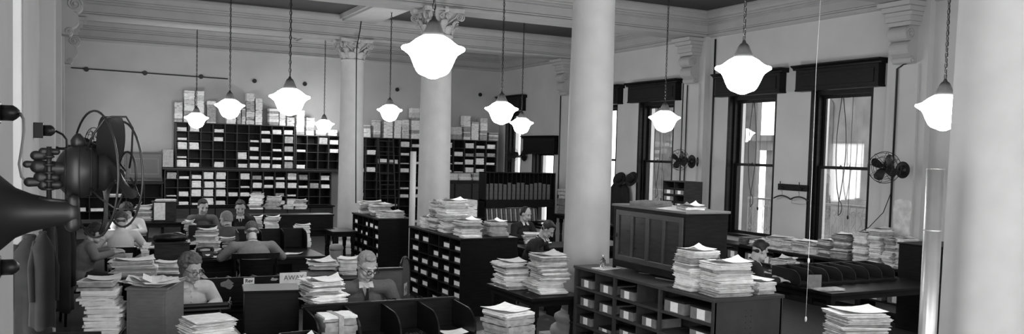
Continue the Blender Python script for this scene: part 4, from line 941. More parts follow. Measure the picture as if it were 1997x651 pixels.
# ------------------------------------------------------------------ people
def remesh(mb, name, voxel, material, parent, smooth_it=6, fac=.5):
    o = mb.build(name+'_raw', material)
    r = o.modifiers.new('r', 'REMESH'); r.mode = 'VOXEL'; r.voxel_size = voxel; r.use_smooth_shade = True
    s = o.modifiers.new('s', 'SMOOTH'); s.factor = fac; s.iterations = smooth_it
    dg = bpy.context.evaluated_depsgraph_get(); dg.update()
    me = bpy.data.meshes.new_from_object(o.evaluated_get(dg)); me.name = name
    bpy.data.objects.remove(o, do_unlink=True)
    for p in me.polygons: p.use_smooth = True
    n = bpy.data.objects.new(name, me); COL.objects.link(n); n.parent = parent
    return n
def hand(mb, wrist, dirv, palm_n, side, curl=.5):
    """side=+1: thumb towards +lat"""
    d = Vector(dirv).normalized(); n = Vector(palm_n); n = (n-d*n.dot(d)).normalized(); lat = d.cross(n)*side
    w = Vector(wrist); mb.caps(w-d*.02, w+d*.03, .025, .028)
    for k in range(4): mb.caps(w+d*.02+lat*(k-1.5)*.012, w+d*.085+lat*(k-1.5)*.02, .014, .0115)
    for k, (L, off) in enumerate(((.062, .030), (.075, .010), (.070, -.010), (.055, -.030))):
        b = w+d*.088+lat*off; a1 = curl*.5; a2 = curl*1.2
        m1 = b+(d*cos(a1)+n*sin(a1))*L*.55+lat*off*.15; t = m1+(d*cos(a2)+n*sin(a2))*L*.5
        mb.caps(b, m1, .0098, .009, 10); mb.caps(m1, t, .009, .0072, 10)
    b = w+d*.03+lat*.03; m1 = b+(d*.6+lat*.7+n*.25).normalized()*.04; t = m1+(d*.9+lat*.2+n*.4).normalized()*.032
    mb.caps(b, m1, .013, .0105, 10); mb.caps(m1, t, .0105, .0085, 10)
def person(label, px, py, D, look, coat_m, hair_m, hair='short', lean=.16, hands=((.13, .42, .835), (-.13, .42, .835)), pitch=.45, headyaw=0, roll=0, vox=.008, glasses=False, tie=False,
           collar=None, skirt=False, female=False, bulk=1.0, vneck=False, elbow_out=.10, group=None):
    top = atD(px, py, D); rz = atan2(look[1], look[0])-pi/2
    zt = top.z; k = (zt-.50)/(1.285-.50)
    Z = lambda z: .50+(z-.50)*k if z > .5 else z
    hy = lean*1.25+.03+.06*sin(pitch); HC = Vector((0, hy, Z(1.16)-.015*0))
    HC.z = zt-.122
    ca, sa = cos(rz), sin(rz); off = Vector((-hy*sa, hy*ca, 0))
    t = thing('person', label, 'person', (top.x-off.x, top.y-off.y, 0), rz, group); print('PERSON', label[:30], [round(v, 2) for v in (top.x-off.x, top.y-off.y, zt)], look)
    hm = Matrix.Translation(HC) @ Matrix.Rotation(headyaw, 4, 'Z') @ Matrix.Rotation(-pitch, 4, 'X') @ Matrix.Rotation(roll, 4, 'Y') @ Matrix.Diagonal((1.08, 1.04, 1.0, 1.0))
    hip = Vector((0, 0, .60)); ch = Vector((0, lean*.6, Z(.86))); nb = Vector((0, lean*1.05, Z(1.015)))
    sw = (.165 if female else .19)*bulk; sh = [Vector((s*sw, lean*1.0, Z(.975))) for s in (1, -1)]
    hd = [Vector(h) for h in hands]; el = []
    for s, S_, h in zip((1, -1), sh, hd):
        mid = (S_+h)/2; el.append(mid+Vector((s*elbow_out, -.10, -.07)))
    kn = [Vector((s*.10, .42, .52)) for s in (1, -1)]; ft = [Vector((s*.11, .40, .07)) for s in (1, -1)]
    def torso(mb, g, neck=True):
        mb.ell(hip, (.165*bulk+g, .125+g, .12+g)); mb.ell((hip+ch)/2, (.145*bulk+g, .115*bulk+g, .17+g)); mb.ell(ch, (.165*bulk+g, .118*bulk+g, .16+g))
        mb.caps(sh[0]+Vector((-.02, 0, 0)), sh[1]+Vector((.02, 0, 0)), .058+g, .058+g); mb.ell(nb-Vector((0, .01, .03)), (.12*bulk+g, .075+g, .065+g))
        if female: 
            mb.ell(ch+Vector((0, .07, .0)), (.125+g, .06+g, .075+g))
        for S_, E_ in zip(sh, el): mb.caps(S_, E_, .052*bulk+g, .041+g)
    # body
    mb = MB(); torso(mb, 0)
    for E_, h in zip(el, hd): mb.caps(E_, h, .038, .026)
    for K, Ft, s in zip(kn, ft, (1, -1)): mb.caps(hip+Vector((s*.08, 0, -.0)), K, .08, .056); mb.caps(K, Ft, .052, .036); mb.caps(Ft+Vector((0, -.02, -.02)), Ft+Vector((0, .15, -.035)), .035, .028)
    for h, E_, s in zip(hd, el, (1, -1)):
        d = (h-E_).normalized(); hand(mb, h, (d+Vector((0, .3, .0 if h.z > .7 else 0))).normalized(), (0, -.1, -1), s, .5)
    # neck, head
    mb.caps(nb, HC+(hm.to_3x3() @ Vector((0, -.03, -.05))), .056 if not female else .048, .052 if not female else .045)
    sv = mb.T; mb.T = hm
    mb.ell((0, -.012, .022), (.074, .094, .098)); mb.ell((0, .025, -.03), (.060, .068, .088)); mb.ell((0, .036, -.082), (.047, .050, .04)); mb.ell((0, .074, -.102), (.02, .016, .018))
    mb.caps((0, .088, .012), (0, .112, -.028), .0095, .0145); mb.ell((.013, .098, -.034), (.010, .012, .008)); mb.ell((-.013, .098, -.034), (.010, .012, .008))
    mb.caps((-.040, .074, .028), (.040, .074, .028), .011, .011)
    for s in (1, -1): mb.ell((s*.037, .062, -.032), (.024, .028, .026)); mb.ell((s*.076, -.004, -.008), (.009, .020, .031)); mb.ell((s*.043, .04, -.075), (.02, .04, .03))
    mb.ell((0, .086, -.062), (.024, .012, .007)); mb.ell((0, .084, -.073), (.021, .012, .007))
    mb.T = sv
    b = remesh(mb, 'body', vox*.8, skin, t, 4)
    b_ = b
    # garment
    mb = MB(); g = .013
    torso(mb, g)
    for E_, h in zip(el, hd): mb.caps(E_, E_+(h-E_)*.88, .040+g, .030+g); 
    mb.caps(nb-Vector((0, .012, .03)), nb+Vector((0, -.012, .012)), .07*bulk, .066)
    o = remesh(mb, {True: 'blouse', False: 'sweater'}[female] if not tie or vneck else 'jacket', vox, coat_m, t, 6)
    mb = MB()
    mb.ell(hip-Vector((0, 0, .01)), (.172*bulk, .137, .12))
    if skirt:
        mb.caps(hip+Vector((.06, .05, -.02)), (kn[0]+kn[1])/2+Vector((.06, .0, .0)), .12, .075); mb.caps(hip+Vector((-.06, .05, -.02)), (kn[0]+kn[1])/2+Vector((-.06, .0, .0)), .12, .075)
        remesh(mb, 'skirt', vox, trousers, t, 4)
    else:
        for K, Ft, s in zip(kn, ft, (1, -1)): mb.caps(hip+Vector((s*.08, 0, -.0)), K, .09, .068); mb.caps(K, Ft+Vector((0, 0, .03)), .064, .055)
        remesh(mb, 'trousers', vox, trousers, t, 4)
    for Ft in ft:
        mb = MB(); mb.caps(Ft+Vector((0, -.03, -.028)), Ft+Vector((0, .17, -.036)), .041, .032); mb.cbox(Ft.x, Ft.y+.05, Ft.z-.062, .07, .22, .014); mb.build('shoe', blackm, t, smooth=False)
    # hair
    mb = MB(); mb.T = hm
    if hair == 'curly':
        r = random.Random(5)
        mb.ell((0, -.032, .045), (.087, .090, .092))
        for i in range(150):
            a = r.uniform(0, 2*pi); v = r.uniform(-.35, 1); cz = sqrt(max(0, 1-v*v)); p = Vector((.086*cz*cos(a), -.03+.090*cz*sin(a), .045+.092*v))
            if p.y > .015 and p.z < .085: continue
            if p.z < -.05 and p.y > 0: continue
            q = r.uniform(.011, .017); mb.ell(p, (q*1.5, q*1.5, q), 8, 6)
        for s in (1, -1): mb.ell((s*.076, -.02, .0), (.018, .04, .055))
    elif hair == 'bun':
        mb.ell((0, -.024, .035), (.086, .100, .100)); mb.ell((0, -.09, -.03), (.055, .045, .06)); mb.ell((.03, -.05, -.04), (.05, .05, .04)); mb.ell((-.03, -.05, -.04), (.05, .05, .04)); mb.ell((0, .035, .095), (.06, .05, .035))
    elif hair == 'thin':
        mb.ell((0, -.026, .028), (.080, .092, .094)); mb.ell((0, -.055, -.03), (.062, .05, .055)); 
        for s in (1, -1): mb.ell((s*.068, -.03, .0), (.014, .04, .045))
    else:
        mb.ell((0, -.029, .046), (.080, .088, .088)); mb.ell((0, -.050, -.022), (.060, .040, .048)); mb.ell((.012, .028, .104), (.05, .04, .026))
        for s in (1, -1): mb.ell((s*.070, -.018, .016), (.012, .034, .038))
    remesh(mb, 'hair', vox*.8, hair_m, t, 2)
    mb = MB(); mb.T = hm
    for s in (1, -1): mb.ell((s*.031, .083, .006), (.013, .006, .0055), 10, 6)
    mb.build('eyes', eyem, t, smooth=True)
    mb = MB(); mb.T = hm
    for s in (1, -1): mb.tube([(s*.015, .0865, .030), (s*.032, .087, .036), (s*.048, .080, .030)], [.003, .0038, .002], 6)
    mb.build('eyebrows', hair_m, t)
    mb = MB(); mb.T = hm; mb.tube([(-.021, .0945, -.067), (-.01, .0985, -.066), (0, .0985, -.0665), (.01, .0985, -.066), (.021, .0945, -.067)], [.002, .003, .003, .003, .002], 6); mb.build('mouth', skinl, t)
    if glasses:
        mb = MB(); mb.T = hm; mg = blackm if glasses == 1 else brass
        for s in (1, -1):
            mb.tube([(s*.033+.026*cos(a), .106-.01*abs(cos(a))*0, .003+.020*sin(a)) for a in [2*pi*i/20 for i in range(20)]], .0034 if glasses == 1 else .0022, 6, closed=True)
            mb.tube([(s*.058, .104, .008), (s*.078, .05, .010), (s*.082, -.01, .006)], .0028, 6)
        mb.tube([(-.010, .107, .008), (0, .112, .010), (.010, .107, .008)], .003, 6); mb.build('glasses', mg, t, smooth=True)
    if collar:
        mb = MB()
        c0 = nb+Vector((0, .004, .028)); mb.tube([c0+Vector((.062*cos(a), .062*sin(a)-(0), -.018*sin(a))) for a in [pi/2+.35+(2*pi-.7)*i/20 for i in range(21)]], .008, 8)
        for s in (1, -1):
            p = c0+Vector((s*.018, .060, -.012)); vs = [p, p+Vector((s*.045, -.008, .010)), p+Vector((s*.050, .028, -.045)), p+Vector((s*.008, .026, -.040))]
            vs += [v+Vector((0, .005, .003)) for v in vs]; mb.add(vs, [(3, 2, 1, 0), (4, 5, 6, 7), (0, 1, 5, 4), (1, 2, 6, 5), (2, 3, 7, 6), (3, 0, 4, 7)])
        mb.build('collar', collar, t, smooth=False)
    if collar and not tie:
        mb = MB(); yf = ch.y+.07+.06+g+.002
        for k_ in range(4): q_ = k_/3; pz = nb+Vector((0, .085, -.06))+(ch+Vector((0, .155, -.04))-nb-Vector((0, .085, -.06)))*q_; mb.ell(pz, (.006, .008, .006), 8, 6)
        mb.build('button', blackm if coat_m != blouse else shirtw, t) if female else None
    if tie:
        fy = lambda z: 0
        c0 = nb+Vector((0, .058, .0)); mb = MB(); dn = (ch-nb)
        pc_ = ch+Vector((0, .118*bulk+g+.010, .03)); p1 = nb+Vector((0, .078, -.055))
        # shirt front V
        a = nb+Vector((.048, .056, .012)); b2 = nb+Vector((-.048, .056, .012)); c2 = pc_
        mid = nb+Vector((0, .100*bulk, -.03)); vs = [a, b2, c2, mid]; vs += [v+Vector((0, .006, .002)) for v in vs]
        mb.add(vs, [(0, 3, 1), (0, 2, 3), (1, 3, 2), (4, 5, 7), (4, 7, 6), (5, 6, 7), (0, 1, 5, 4), (1, 2, 6, 5), (2, 0, 4, 6)]); mb.build('shirt_front', shirtw, t)
        mb = MB(); kx = mid+Vector((0, .012, .005)); vs = []
        for (p, w_) in ((kx, .012), (kx+(pc_-kx)*.2, .012), (kx+(pc_-kx)*.22, .010), (pc_+Vector((0, .008, 0)), .020)): vs += [p+Vector((w_, 0, 0)), p+Vector((-w_, 0, 0))]
        m_ = len(vs); vs += [v+Vector((0, .006, .002)) for v in vs]; fs = []
        for i in range(3): q = i*2; fs += [(q, q+1, q+3, q+2), (q+m_, q+2+m_, q+3+m_, q+1+m_), (q, q+2, q+2+m_, q+m_), (q+1, q+1+m_, q+3+m_, q+3)]
        fs += [(0, m_, m_+1, 1), (6, 7, m_+7, m_+6)]
        mb.add(vs, fs); mb.build('tie', suit if tie == 1 else coatg, t)
    return t
def chair(label, P, look, m_=dark, style='slat', z=.44, h=.88, w=.42, group='office chairs'):
    rz = atan2(look[1], look[0])-pi/2; t = thing('office_chair', label, 'chair', (P[0], P[1], 0), rz, group)
    mb = MB(); mb.cbox(0, .02, z-.02, w, w, .035); mb.build('seat', m_, t, bevel=.01)
    for sx in (-1, 1):
        for sy in (-1, 1):
            mb = MB(); x, y = sx*(w/2-.03), .02+sy*(w/2-.03); mb.tube([(x*1.1, y*1.1, 0), (x, y, z-.03)], [.016, .021], 8); mb.build('leg', m_, t)
    if style == 'slat':
        for sx in (-1, 1): mb = MB(); mb.tube([(sx*(w/2-.03), -w/2+.05, z), (sx*(w/2-.02), -w/2-.02, h)], .018, 8); mb.build('back_post', m_, t)
        for zz in (h-.04, h-.19): mb = MB(); mb.box(-w/2+.03, w/2-.03, -w/2-.02, -w/2+.005, zz-.04, zz+.04); mb.build('back_slat', m_, t, bevel=.004)
    else:   # bow back
        pts = [(.27*cos(a), -.02-.21*sin(a), h-.02+.02*sin(a)) for a in [pi*i/14 for i in range(15)]]
        mb = MB()
        vs = []; fs = []
        for p in pts:
            for (dr, dz) in ((0, 0), (.03, 0), (.03, .07), (0, .07)): vs.append((p[0]*(1+dr/.25), p[1]-dr*.6, p[2]-.04+dz))
        for i in range(14):
            for k in range(4): fs.append((i*4+k, (i+1)*4+k, (i+1)*4+(k+1) % 4, i*4+(k+1) % 4))
        fs += [(0, 1, 2, 3), tuple(14*4+k for k in (3, 2, 1, 0))]
        mb.add(vs, fs); recalc(mb.build('bow_rail', m_, t, smooth=False))
        mb = MB(); vs = []; n = 10
        for i in range(n+1):
            a = pi*.18+pi*.64*i/n
            for zz, q in ((z, .9), (h-.05, 1.0)): vs += [(.25*cos(a)*q, -.03-.205*sin(a)*q, zz), (.235*cos(a)*q, -.03-.19*sin(a)*q, zz)]
        fs = []
        for i in range(n):
            a, b = i*4, (i+1)*4; fs += [(a, b, b+2, a+2), (a+1, a+3, b+3, b+1), (a+2, b+2, b+3, a+3), (a, a+1, b+1, b)]
        fs += [(0, 2, 3, 1), (n*4, n*4+1, n*4+3, n*4+2)]
        mb.add(vs, fs); recalc(mb.build('back_panel', m_, t))
        for s in (-1, 1): mb = MB(); mb.tube([(s*.24, .0, z), (s*.262, -.01, h-.04)], .016, 8); mb.build('arm_post', m_, t)
    return t
PEOPLE = [
 dict(label='older woman with curly hair and glasses looking down in a pale blouse', px=373, py=497, D=7.75, look=(.10, -1), coat_m=blouse, hair_m=hairg, hair='curly', lean=.10, pitch=.38, headyaw=.45, glasses=2, collar=blouse, female=True, skirt=True, vox=.006, hands=((.12, .36, .84), (-.12, .36, .84))),
 dict(label='grey-haired man with dark glasses, tie and grey v-neck sweater writing', px=716, py=492, D=7.75, look=(-.05, -1), coat_m=sweater, hair_m=hairw, hair='short', lean=.15, pitch=.55, headyaw=.35, glasses=1, tie=1, collar=shirtw, vneck=True, vox=.006, bulk=1.22, hands=((.27, .42, .835), (-.18, .40, .835))),
 dict(label='man in light grey sweater seen from behind bent over his desk', px=491, py=433, D=11.3, look=(.05, 1), coat_m=sweater2, hair_m=hairm, hair='short', lean=.24, pitch=.6, collar=shirtw, bulk=1.25, vox=.008, elbow_out=.16, hands=((.22, .50, .835), (-.24, .48, .835))),
 dict(label='woman with pinned dark hair in profile reading a paper at far left', px=188, py=435, D=10.9, look=(1, .15), coat_m=blouse2, hair_m=haird, hair='bun', lean=.10, pitch=.55, female=True, skirt=True, vox=.008, hands=((.06, .38, .88), (-.06, .38, .90))),
 dict(label='man in a white shirt seen from behind left of the stacks', px=236, py=413, D=12.1, look=(.05, 1), coat_m=shirtp, hair_m=hairm, lean=.12, pitch=.5, vox=.01, hands=((.2, .42, .835), (-.2, .42, .835))),
 dict(label='dark-haired person partly hidden behind the man in white shirt', px=247, py=397, D=14.1, look=(-.4, -1), coat_m=shirtp, hair_m=haird, hair='curly', lean=.12, pitch=.9, vox=.01),
 dict(label='man in dark sweater facing forward behind a dark folder at the back', px=396, py=389, D=14.8, look=(0, -1), coat_m=sweater, hair_m=haird, lean=.12, pitch=.4, headyaw=.2, vox=.01),
 dict(label='silver-haired man in grey jacket seen from behind at the back desks', px=441, py=411, D=13.2, look=(-.1, 1), coat_m=sweater, hair_m=hairw, hair='thin', lean=.14, pitch=.4, headyaw=.6, collar=shirtw, bulk=1.2, vox=.01),
 dict(label='dark-haired man in black jacket and tie facing forward at the back', px=469, py=391, D=14.9, look=(-.15, -1), coat_m=suit, hair_m=haird, lean=.12, pitch=.4, tie=1, collar=shirtw, vox=.01),
 dict(label='dark-haired man in dark jacket bowed over papers beside the white column', px=1069, py=431, D=12.6, look=(.65, -.75), coat_m=suit, hair_m=haird, lean=.20, pitch=.75, headyaw=.1, collar=shirtw, vox=.009),
 dict(label='far man in dark jacket reading a held file below the ledger shelf', px=1026, py=403, D=14.9, look=(.25, -1), coat_m=suit, hair_m=haird, hair='thin', lean=.10, pitch=.45, headyaw=.2, collar=shirtw, vox=.01),
 dict(label='dark-haired young man in dark jacket and tie at the right hand desks', px=1483, py=469, D=10.5, look=(.9, -.45), coat_m=suit, hair_m=haird, lean=.12, pitch=.5, headyaw=.35, tie=1, collar=shirtw, vox=.008),
]
for i, a in enumerate(PEOPLE):
    p = person(**a); lk = a['look']; q = hypot(*lk)
    loc = (p.location.x-lk[0]/q*.02, p.location.y-lk[1]/q*.02)
    nm = ['older woman with glasses', 'man in v-neck sweater', 'man in light grey sweater', 'woman reading at far left', 'man in white shirt', 'person behind the white shirt', 'man behind the dark folder', 'silver-haired man', 'back man with tie', 'bowed man by the white column', 'far man with held file', 'young man at the right hand desks'][i]
    chair('dark wooden office chair under the '+nm, loc, lk, style='bow' if i == 2 else 'slat', h=.92 if i == 2 else .86)

# ------------------------------------------------------------------ left hand desks
def typewriter(label, loc, rz, m_=blackm):
    """typist side is local -y"""
    t = thing('typewriter', label, 'typewriter', loc, rz, 'typewriters')
    mb = MB(); mb.prism([(-.18, 0), (.15, 0), (.15, .13), (.06, .15), (-.03, .09), (-.18, .04)], -.15, .15, 'x'); recalc(mb.build('body', m_, t, bevel=.006))
    mb = MB(); mb.lathe([(.02, -.21), (.02, .21)], 16, (0, .10, .185), 'x'); mb.build('platen', blackp, t, smooth=False)
    mb = MB()
    mb.box(-.22, .22, .06, .14, .15, .165); mb.box(-.225, -.215, .06, .14, .15, .20); mb.box(.215, .225, .06, .14, .15, .20); mb.build('carriage', metalg, t)
    for s in (-1, 1): mb = MB(); mb.lathe([(.024, s*.23-.01), (.024, s*.23+.01)], 14, (0, .10, .185), 'x'); mb.build('platen_knob', blackm, t)
    mb = MB(); mb.tube([(-.22, .08, .19), (-.24, .03, .23)], .005, 6); mb.build('return_lever', steel, t)
    for r in range(4):
        for k in range(10):
            mb = MB(); mb.lathe([(.008, 0), (.008, .006)], 8, (-.115+k*.025+r*.005, -.165+r*.028, .058+r*.013)); mb.build('key', labelm if (r+k) % 3 else blackm, t)
    mb = MB(); mb.tube([(-.09, -.185, .05), (.09, -.185, .05)], .006, 6); mb.build('space_bar', blackm, t)
    return t
def phone(label, loc, rz):
    t = thing('telephone', label, 'telephone', loc, rz, 'telephones')
    mb = MB(); mb.prism([(-.10, 0), (.10, 0), (.07, .07), (.03, .10), (-.05, .10), (-.09, .04)], -.08, .08, 'x'); recalc(mb.build('body', blackm, t, bevel=.012))
    mb = MB(); mb.T = Matrix.Translation((0, -.065, .065)) @ Matrix.Rotation(.9, 4, 'X'); mb.lathe([(.038, 0), (.038, .006)], 20); mb.build('dial', labelm, t)
    mb = MB(); mb.tube([(-.10, .0, .11), (-.09, 0, .135), (0, 0, .145), (.09, 0, .135), (.10, 0, .11)], .014, 10); mb.caps((-.10, 0, .125), (-.10, 0, .10), .024, .028); mb.caps((.10, 0, .125), (.10, 0, .10), .024, .028); mb.build('handset', blackm, t, smooth=True)
    return t
def crate(name, label, P, w, d, z0, z1, m_, rz=0, cat='box', panel=False):
    t = thing(name, label, cat, (P[0], P[1], z0), rz); h = z1-z0
    mb = MB(); mb.box(-w/2, w/2, 0, d, 0, h-.018); mb.build('carcass', m_, t, bevel=.003)
    mb = MB(); mb.box(-w/2-.012, w/2+.012, -.012, d+.012, h-.018, h); mb.build('top', m_, t, bevel=.004); return t
def sheets(label, P, w, d, n, seed, rz=0, m_=paper, curl=.02):
    """a fan of loose sheets"""
    r = random.Random(seed); mb = MB(); z = .0
    for i in range(n):
        a = r.uniform(-.5, .5); ox, oy = r.uniform(-.3, .3)*w, r.uniform(-.3, .3)*d; vs = []; fs = []; k = 4; cc = r.uniform(.2, 1)*curl; ph = r.uniform(0, 6)
        for u in range(k+1):
            for v in range(k+1):
                x, y = (u/k-.5)*w, (v/k-.5)*d; zz = z+cc*(sin(x*9+ph)*.5+.5)*(abs(x/w)*2)**2
                vs.append((x*cos(a)-y*sin(a)+ox, x*sin(a)+y*cos(a)+oy, zz))
        m__ = len(vs); vs += [(x, y, q+.0015) for x, y, q in vs]
        for u in range(k):
            for v in range(k):
                q = u*(k+1)+v; fs.append((q, q+1, q+k+2, q+k+1)); fs.append((q+m__, q+k+1+m__, q+k+2+m__, q+1+m__))
        bd = [u for u in range(k+1)]+[u*(k+1)+k for u in range(1, k+1)]+[k*(k+1)+v for v in range(k-1, -1, -1)]+[u*(k+1) for u in range(k-1, 0, -1)]
        for q in range(len(bd)): e = (q+1) % len(bd); fs.append((bd[e], bd[q], bd[q]+m__, bd[e]+m__))
        mb.add(vs, fs); z += .0035
    return tag(mb.build('loose_papers', m_, None, loc=P, rz=rz), label, 'papers', kind='stuff' if n > 3 else None)
# oak cabinet with loose papers
t = crate('oak_cabinet', 'plain oak cabinet in the left foreground with loose papers on top', (.50, 6.98), .29, .50, 0, 1.2, midw, -.36, 'cabinet')
mb = MB(); mb.box(-.125, .125, -.006, 0, .05, 1.15); mb.build('front_panel', midw, t, bevel=.004)
sheets('loose crumpled white papers on top of the oak cabinet', (.56, 7.20, 1.203), .26, .30, 9, 3, -.3, curl=.05)
crate('low_box', 'low dark wooden box under the tall leaning paper stack', (.185, 6.98), .24, .28, 0, .86, dark2, -.2)
stack('tall leaning white paper stack left of the oak cabinet', (.215, 7.12, .861), .25, .25, .40, 'w', -.25, .045, top=1)
pstack('wide pile of folded files behind the oak cabinet', 216, 300, 541, 510, .70, d=.30, rag=.04, top=2)
pstack('white papers on the desk behind the oak cabinet and the woman', 296, 350, 534, 514, .70, d=.24, rag=.03, top=2)
desk('dark desk of the older woman with the typewriter', .80, 1.23, 6.15, 7.80, .76, dark, ped=False)
desk('dark desk of the woman reading at far left', 0.52, 1.45, 10.55, 12.25, .70, dark, ped=False)
typewriter('black typewriter with wide carriage in front of the older woman', (.97, 7.62, .761), pi)
stack('ragged bundle stack in front of the typewriter at the bottom left', (.86, 6.42, .761), .30, .30, .30, 'w', .15, .045, top=False)
sheets('white sheets beside the dark square cabinet', (1.10, 7.00, .761), .18, .24, 3, 8, .3)
crate('dark_box', 'tall dark square cabinet in the foreground centre left', (1.485, 7.2), .44, .35, 0, 1.1, dark, -.14, 'cabinet')
typewriter('black typewriter in front of the woman reading at far left', (.74, 12.0, .701), -pi/2)
P_ = atz(334, 510, .70); crate('dark_box', 'dark upright box with a black bag on it among the left desks', (1.13, 11.62), .42, .33, .701, 1.04, dark2, -.1)
mb = MB(); mb.caps((-.17, 0, .04), (.17, .02, .04), .045, .05); mb.ell((0, 0, .05), (.19, .12, .055)); mb.ell((.08, .02, .075), (.09, .08, .04)); remesh(mb, 'leather_bag', .01, blackm, None, 3)
o = bpy.data.objects['leather_bag']; o.location = (1.12, 11.78, 1.042); tag(o, 'black leather bag lying on the dark upright box', 'bag')
sheets('open paper held on the desk by the woman reading at far left', (.66, 11.62, .702), .28, .24, 2, 5, .4)
for i, zz in enumerate((0,)):
    stack('narrow column of ragged papers left of the dark upright box', (.86, 11.72, .701), .09, .18, .33, 'w', 0, .03, lay=.03)
desk('dark desk of the man in the white shirt', .15, 1.20, 13.40, 14.0, .76, dark, ped=False)
sheets('white papers in front of the man in the white shirt', (.95, 13.6, .761), .30, .24, 4, 9)
pstack('neat white paper stack behind the man in the white shirt', 262, 296, 431, 402, .80, rag=.02, top=1)
Pk = atz(318, 432, .80)
crate('dark_box', 'dark box with a pale notice on its side at the back left', (Pk.x+.03, Pk.y+.05), .42, .35, .801, 1.18, dark2, -.05)
mb = MB(); mb.box(-.10, .10, -.004, 0, 0, .33); tag(mb.build('paper_notice', paper2, loc=(Pk.x-.06, Pk.y+.033, .83)), 'pale paper notice fixed to the dark box at the back left', 'notice')
stack('thin white papers on top of the dark box with the notice', (Pk.x+.05, Pk.y+.2, 1.182), .36, .24, .04, 'w', 0, .03)
desk('long dark desk holding the box with the notice', Pk.x-1.6, Pk.x+.5, Pk.y-.15, Pk.y+.7, .80, dark, ped=False)
for i, (xl, xr, yb, yt) in enumerate(((150, 172, 402, 392), (150, 178, 438, 424), (145, 178, 462, 442))):
    zz = (.80, .76, .76)[i]
P_ = (.1, 13.55); stack('low pale folders at the left end of the white shirt man desk', (.32, 13.75, .761), .22, .3, .07, 'c', 0, .03)
# silver haired / facing men desks
desk('dark desk of the man behind the dark folder and the man with tie', 1.25, 3.35, 13.84, 15.2, .76, dark)
mb = MB(); mb.box(-.22, .22, 0, .02, 0, .20); tag(mb.build('dark_folder', dark2, loc=(1.93, 14.95, .761), rz=.05), 'dark folder standing open before the man at the back', 'folder')
stack('slanting tall bundle stack left of the grey sweater man', (1.70, 12.72, .761), .28, .26, .33, 'c', -.2, .035, top=2)
pstack('shorter bundle stack beside the slanting one near the grey sweater man', 424, 458, 484, 466, .76, m_='c', rag=.04, top=1)
pstack('folded newspapers and files left of the slanting bundle stack', 358, 378, 462, 432, .76, m_='c', rag=.05, top=1)
pstack('white curled paper stack left under the raised sorter', 486, 513, 450, 424, .76, rag=.03, top=2)
pstack('white curled paper stack right under the raised sorter', 517, 546, 452, 424, .76, rag=.03, top=2)
pstack('white two part paper stack at the right end of the grey sweater desk', 574, 607, 482, 440, .76, rag=.03, top=1)
t = hutch('dark sorter with a raised back carrying paper stacks behind the tie man', 2.93, 4.45, 16.1, 16.45, .76, .24, 5, dark, 0)
mb = MB(); mb.box(-.02, 1.54, -.02, .38, .24, .27); mb.build('top', dark, t, bevel=.003); mb = MB(); mb.box(0, 1.52, -.01, .005, .012, .24); mb.build('front_board', dark, t)
desk('dark table carrying the raised sorter near the back wall', 2.85, 4.55, 16.0, 16.7, .759, dark, ped=False)
for i, (xl, xr, yt, lb) in enumerate(((487, 514, 380, 'tallest ragged stack on the raised sorter'), (518, 549, 385, 'second ragged stack on the raised sorter'), (551, 572, 400, 'flat low papers on the raised sorter'), (573, 598, 391, 'rightmost ragged stack on the raised sorter'))):
    pstack(lb, xl, xr, 408, yt, 1.032, m_='c' if i else 'w', d=.26, rag=.04, top=1 if i != 2 else False)
# grey sweater man's desk
desk('long dark desk of the man in the light grey sweater', 1.47, 3.22, 11.98, 13.12, .76, dark)
hutch('dark divided sorter at the back of the grey sweater desk', 2.15, 3.15, 12.80, 13.10, .761, .30, 3, dark)
phone('black dial telephone on the left of the grey sweater desk', (1.60, 12.15, .761), .3)
sheets('scattered papers beside the black telephone', (1.85, 12.1, .762), .26, .2, 4, 14, m_=paper2)
sheets('white sheet on the grey sweater desk before the sorter', (2.78, 12.3, .762), .24, .16, 2, 15)
# Rev sorter
t = thing('desk_organiser', 'long dark sorter with torn labels, its back board towards the camera', 'organiser', (1.13, 8.60, .761)); TS = t
Wd = .99
mb = MB(); mb.box(0, Wd, 0, .42, 0, .012); mb.build('tray_floor', dark, t); mb = MB(); mb.box(0, Wd, 0, .02, .012, .25); mb.build('back_board', dark, t, bevel=.003)
for k in range(5): mb = MB(); x = k*(Wd-.014)/4; mb.prism([(.42-a, b+.012) for a, b in arch(.238, .40)], x, x+.014, 'x'); recalc(mb.build('divider', midw if k in (0,) else dark, t))
desk('dark desk under the long sorter with torn labels', 1.05, 2.92, 8.62, 9.42, .76, dark)
def wallcard(label, px0, px1, py0, py1, Y, m_, par, name='label_card', ragged=False):
    a = atY(px0, py1, Y); b = atY(px1, py0, Y); w, h = b.x-a.x, b.z-a.z; mb = MB()
    if ragged:
        r = random.Random(int(px0)); n = 18; pr = []
        for i in range(n): q = 2*pi*i/n; pr.append((w/2+w/2*cos(q)*r.uniform(.55, 1.05), h/2+h/2*sin(q)*r.uniform(.45, 1.05)))
        mb.prism(pr, -.001, 0, 'y')
    else: mb.box(0, w, -.001, 0, 0, h)
    o = recalc(mb.build(name, m_, par, loc=Vector((a.x, Y-.001, a.z))-par.location)); o['label'] = label; return o, w, h
wallcard('torn pale label remnant on the left of the long sorter', 427, 458, 543, 566, 8.599, boxside, TS, ragged=True)
card, w_, h_ = wallcard('white card reading Rev on the back of the long sorter', 475, 496, 541, 554, 8.599, labelm, TS)
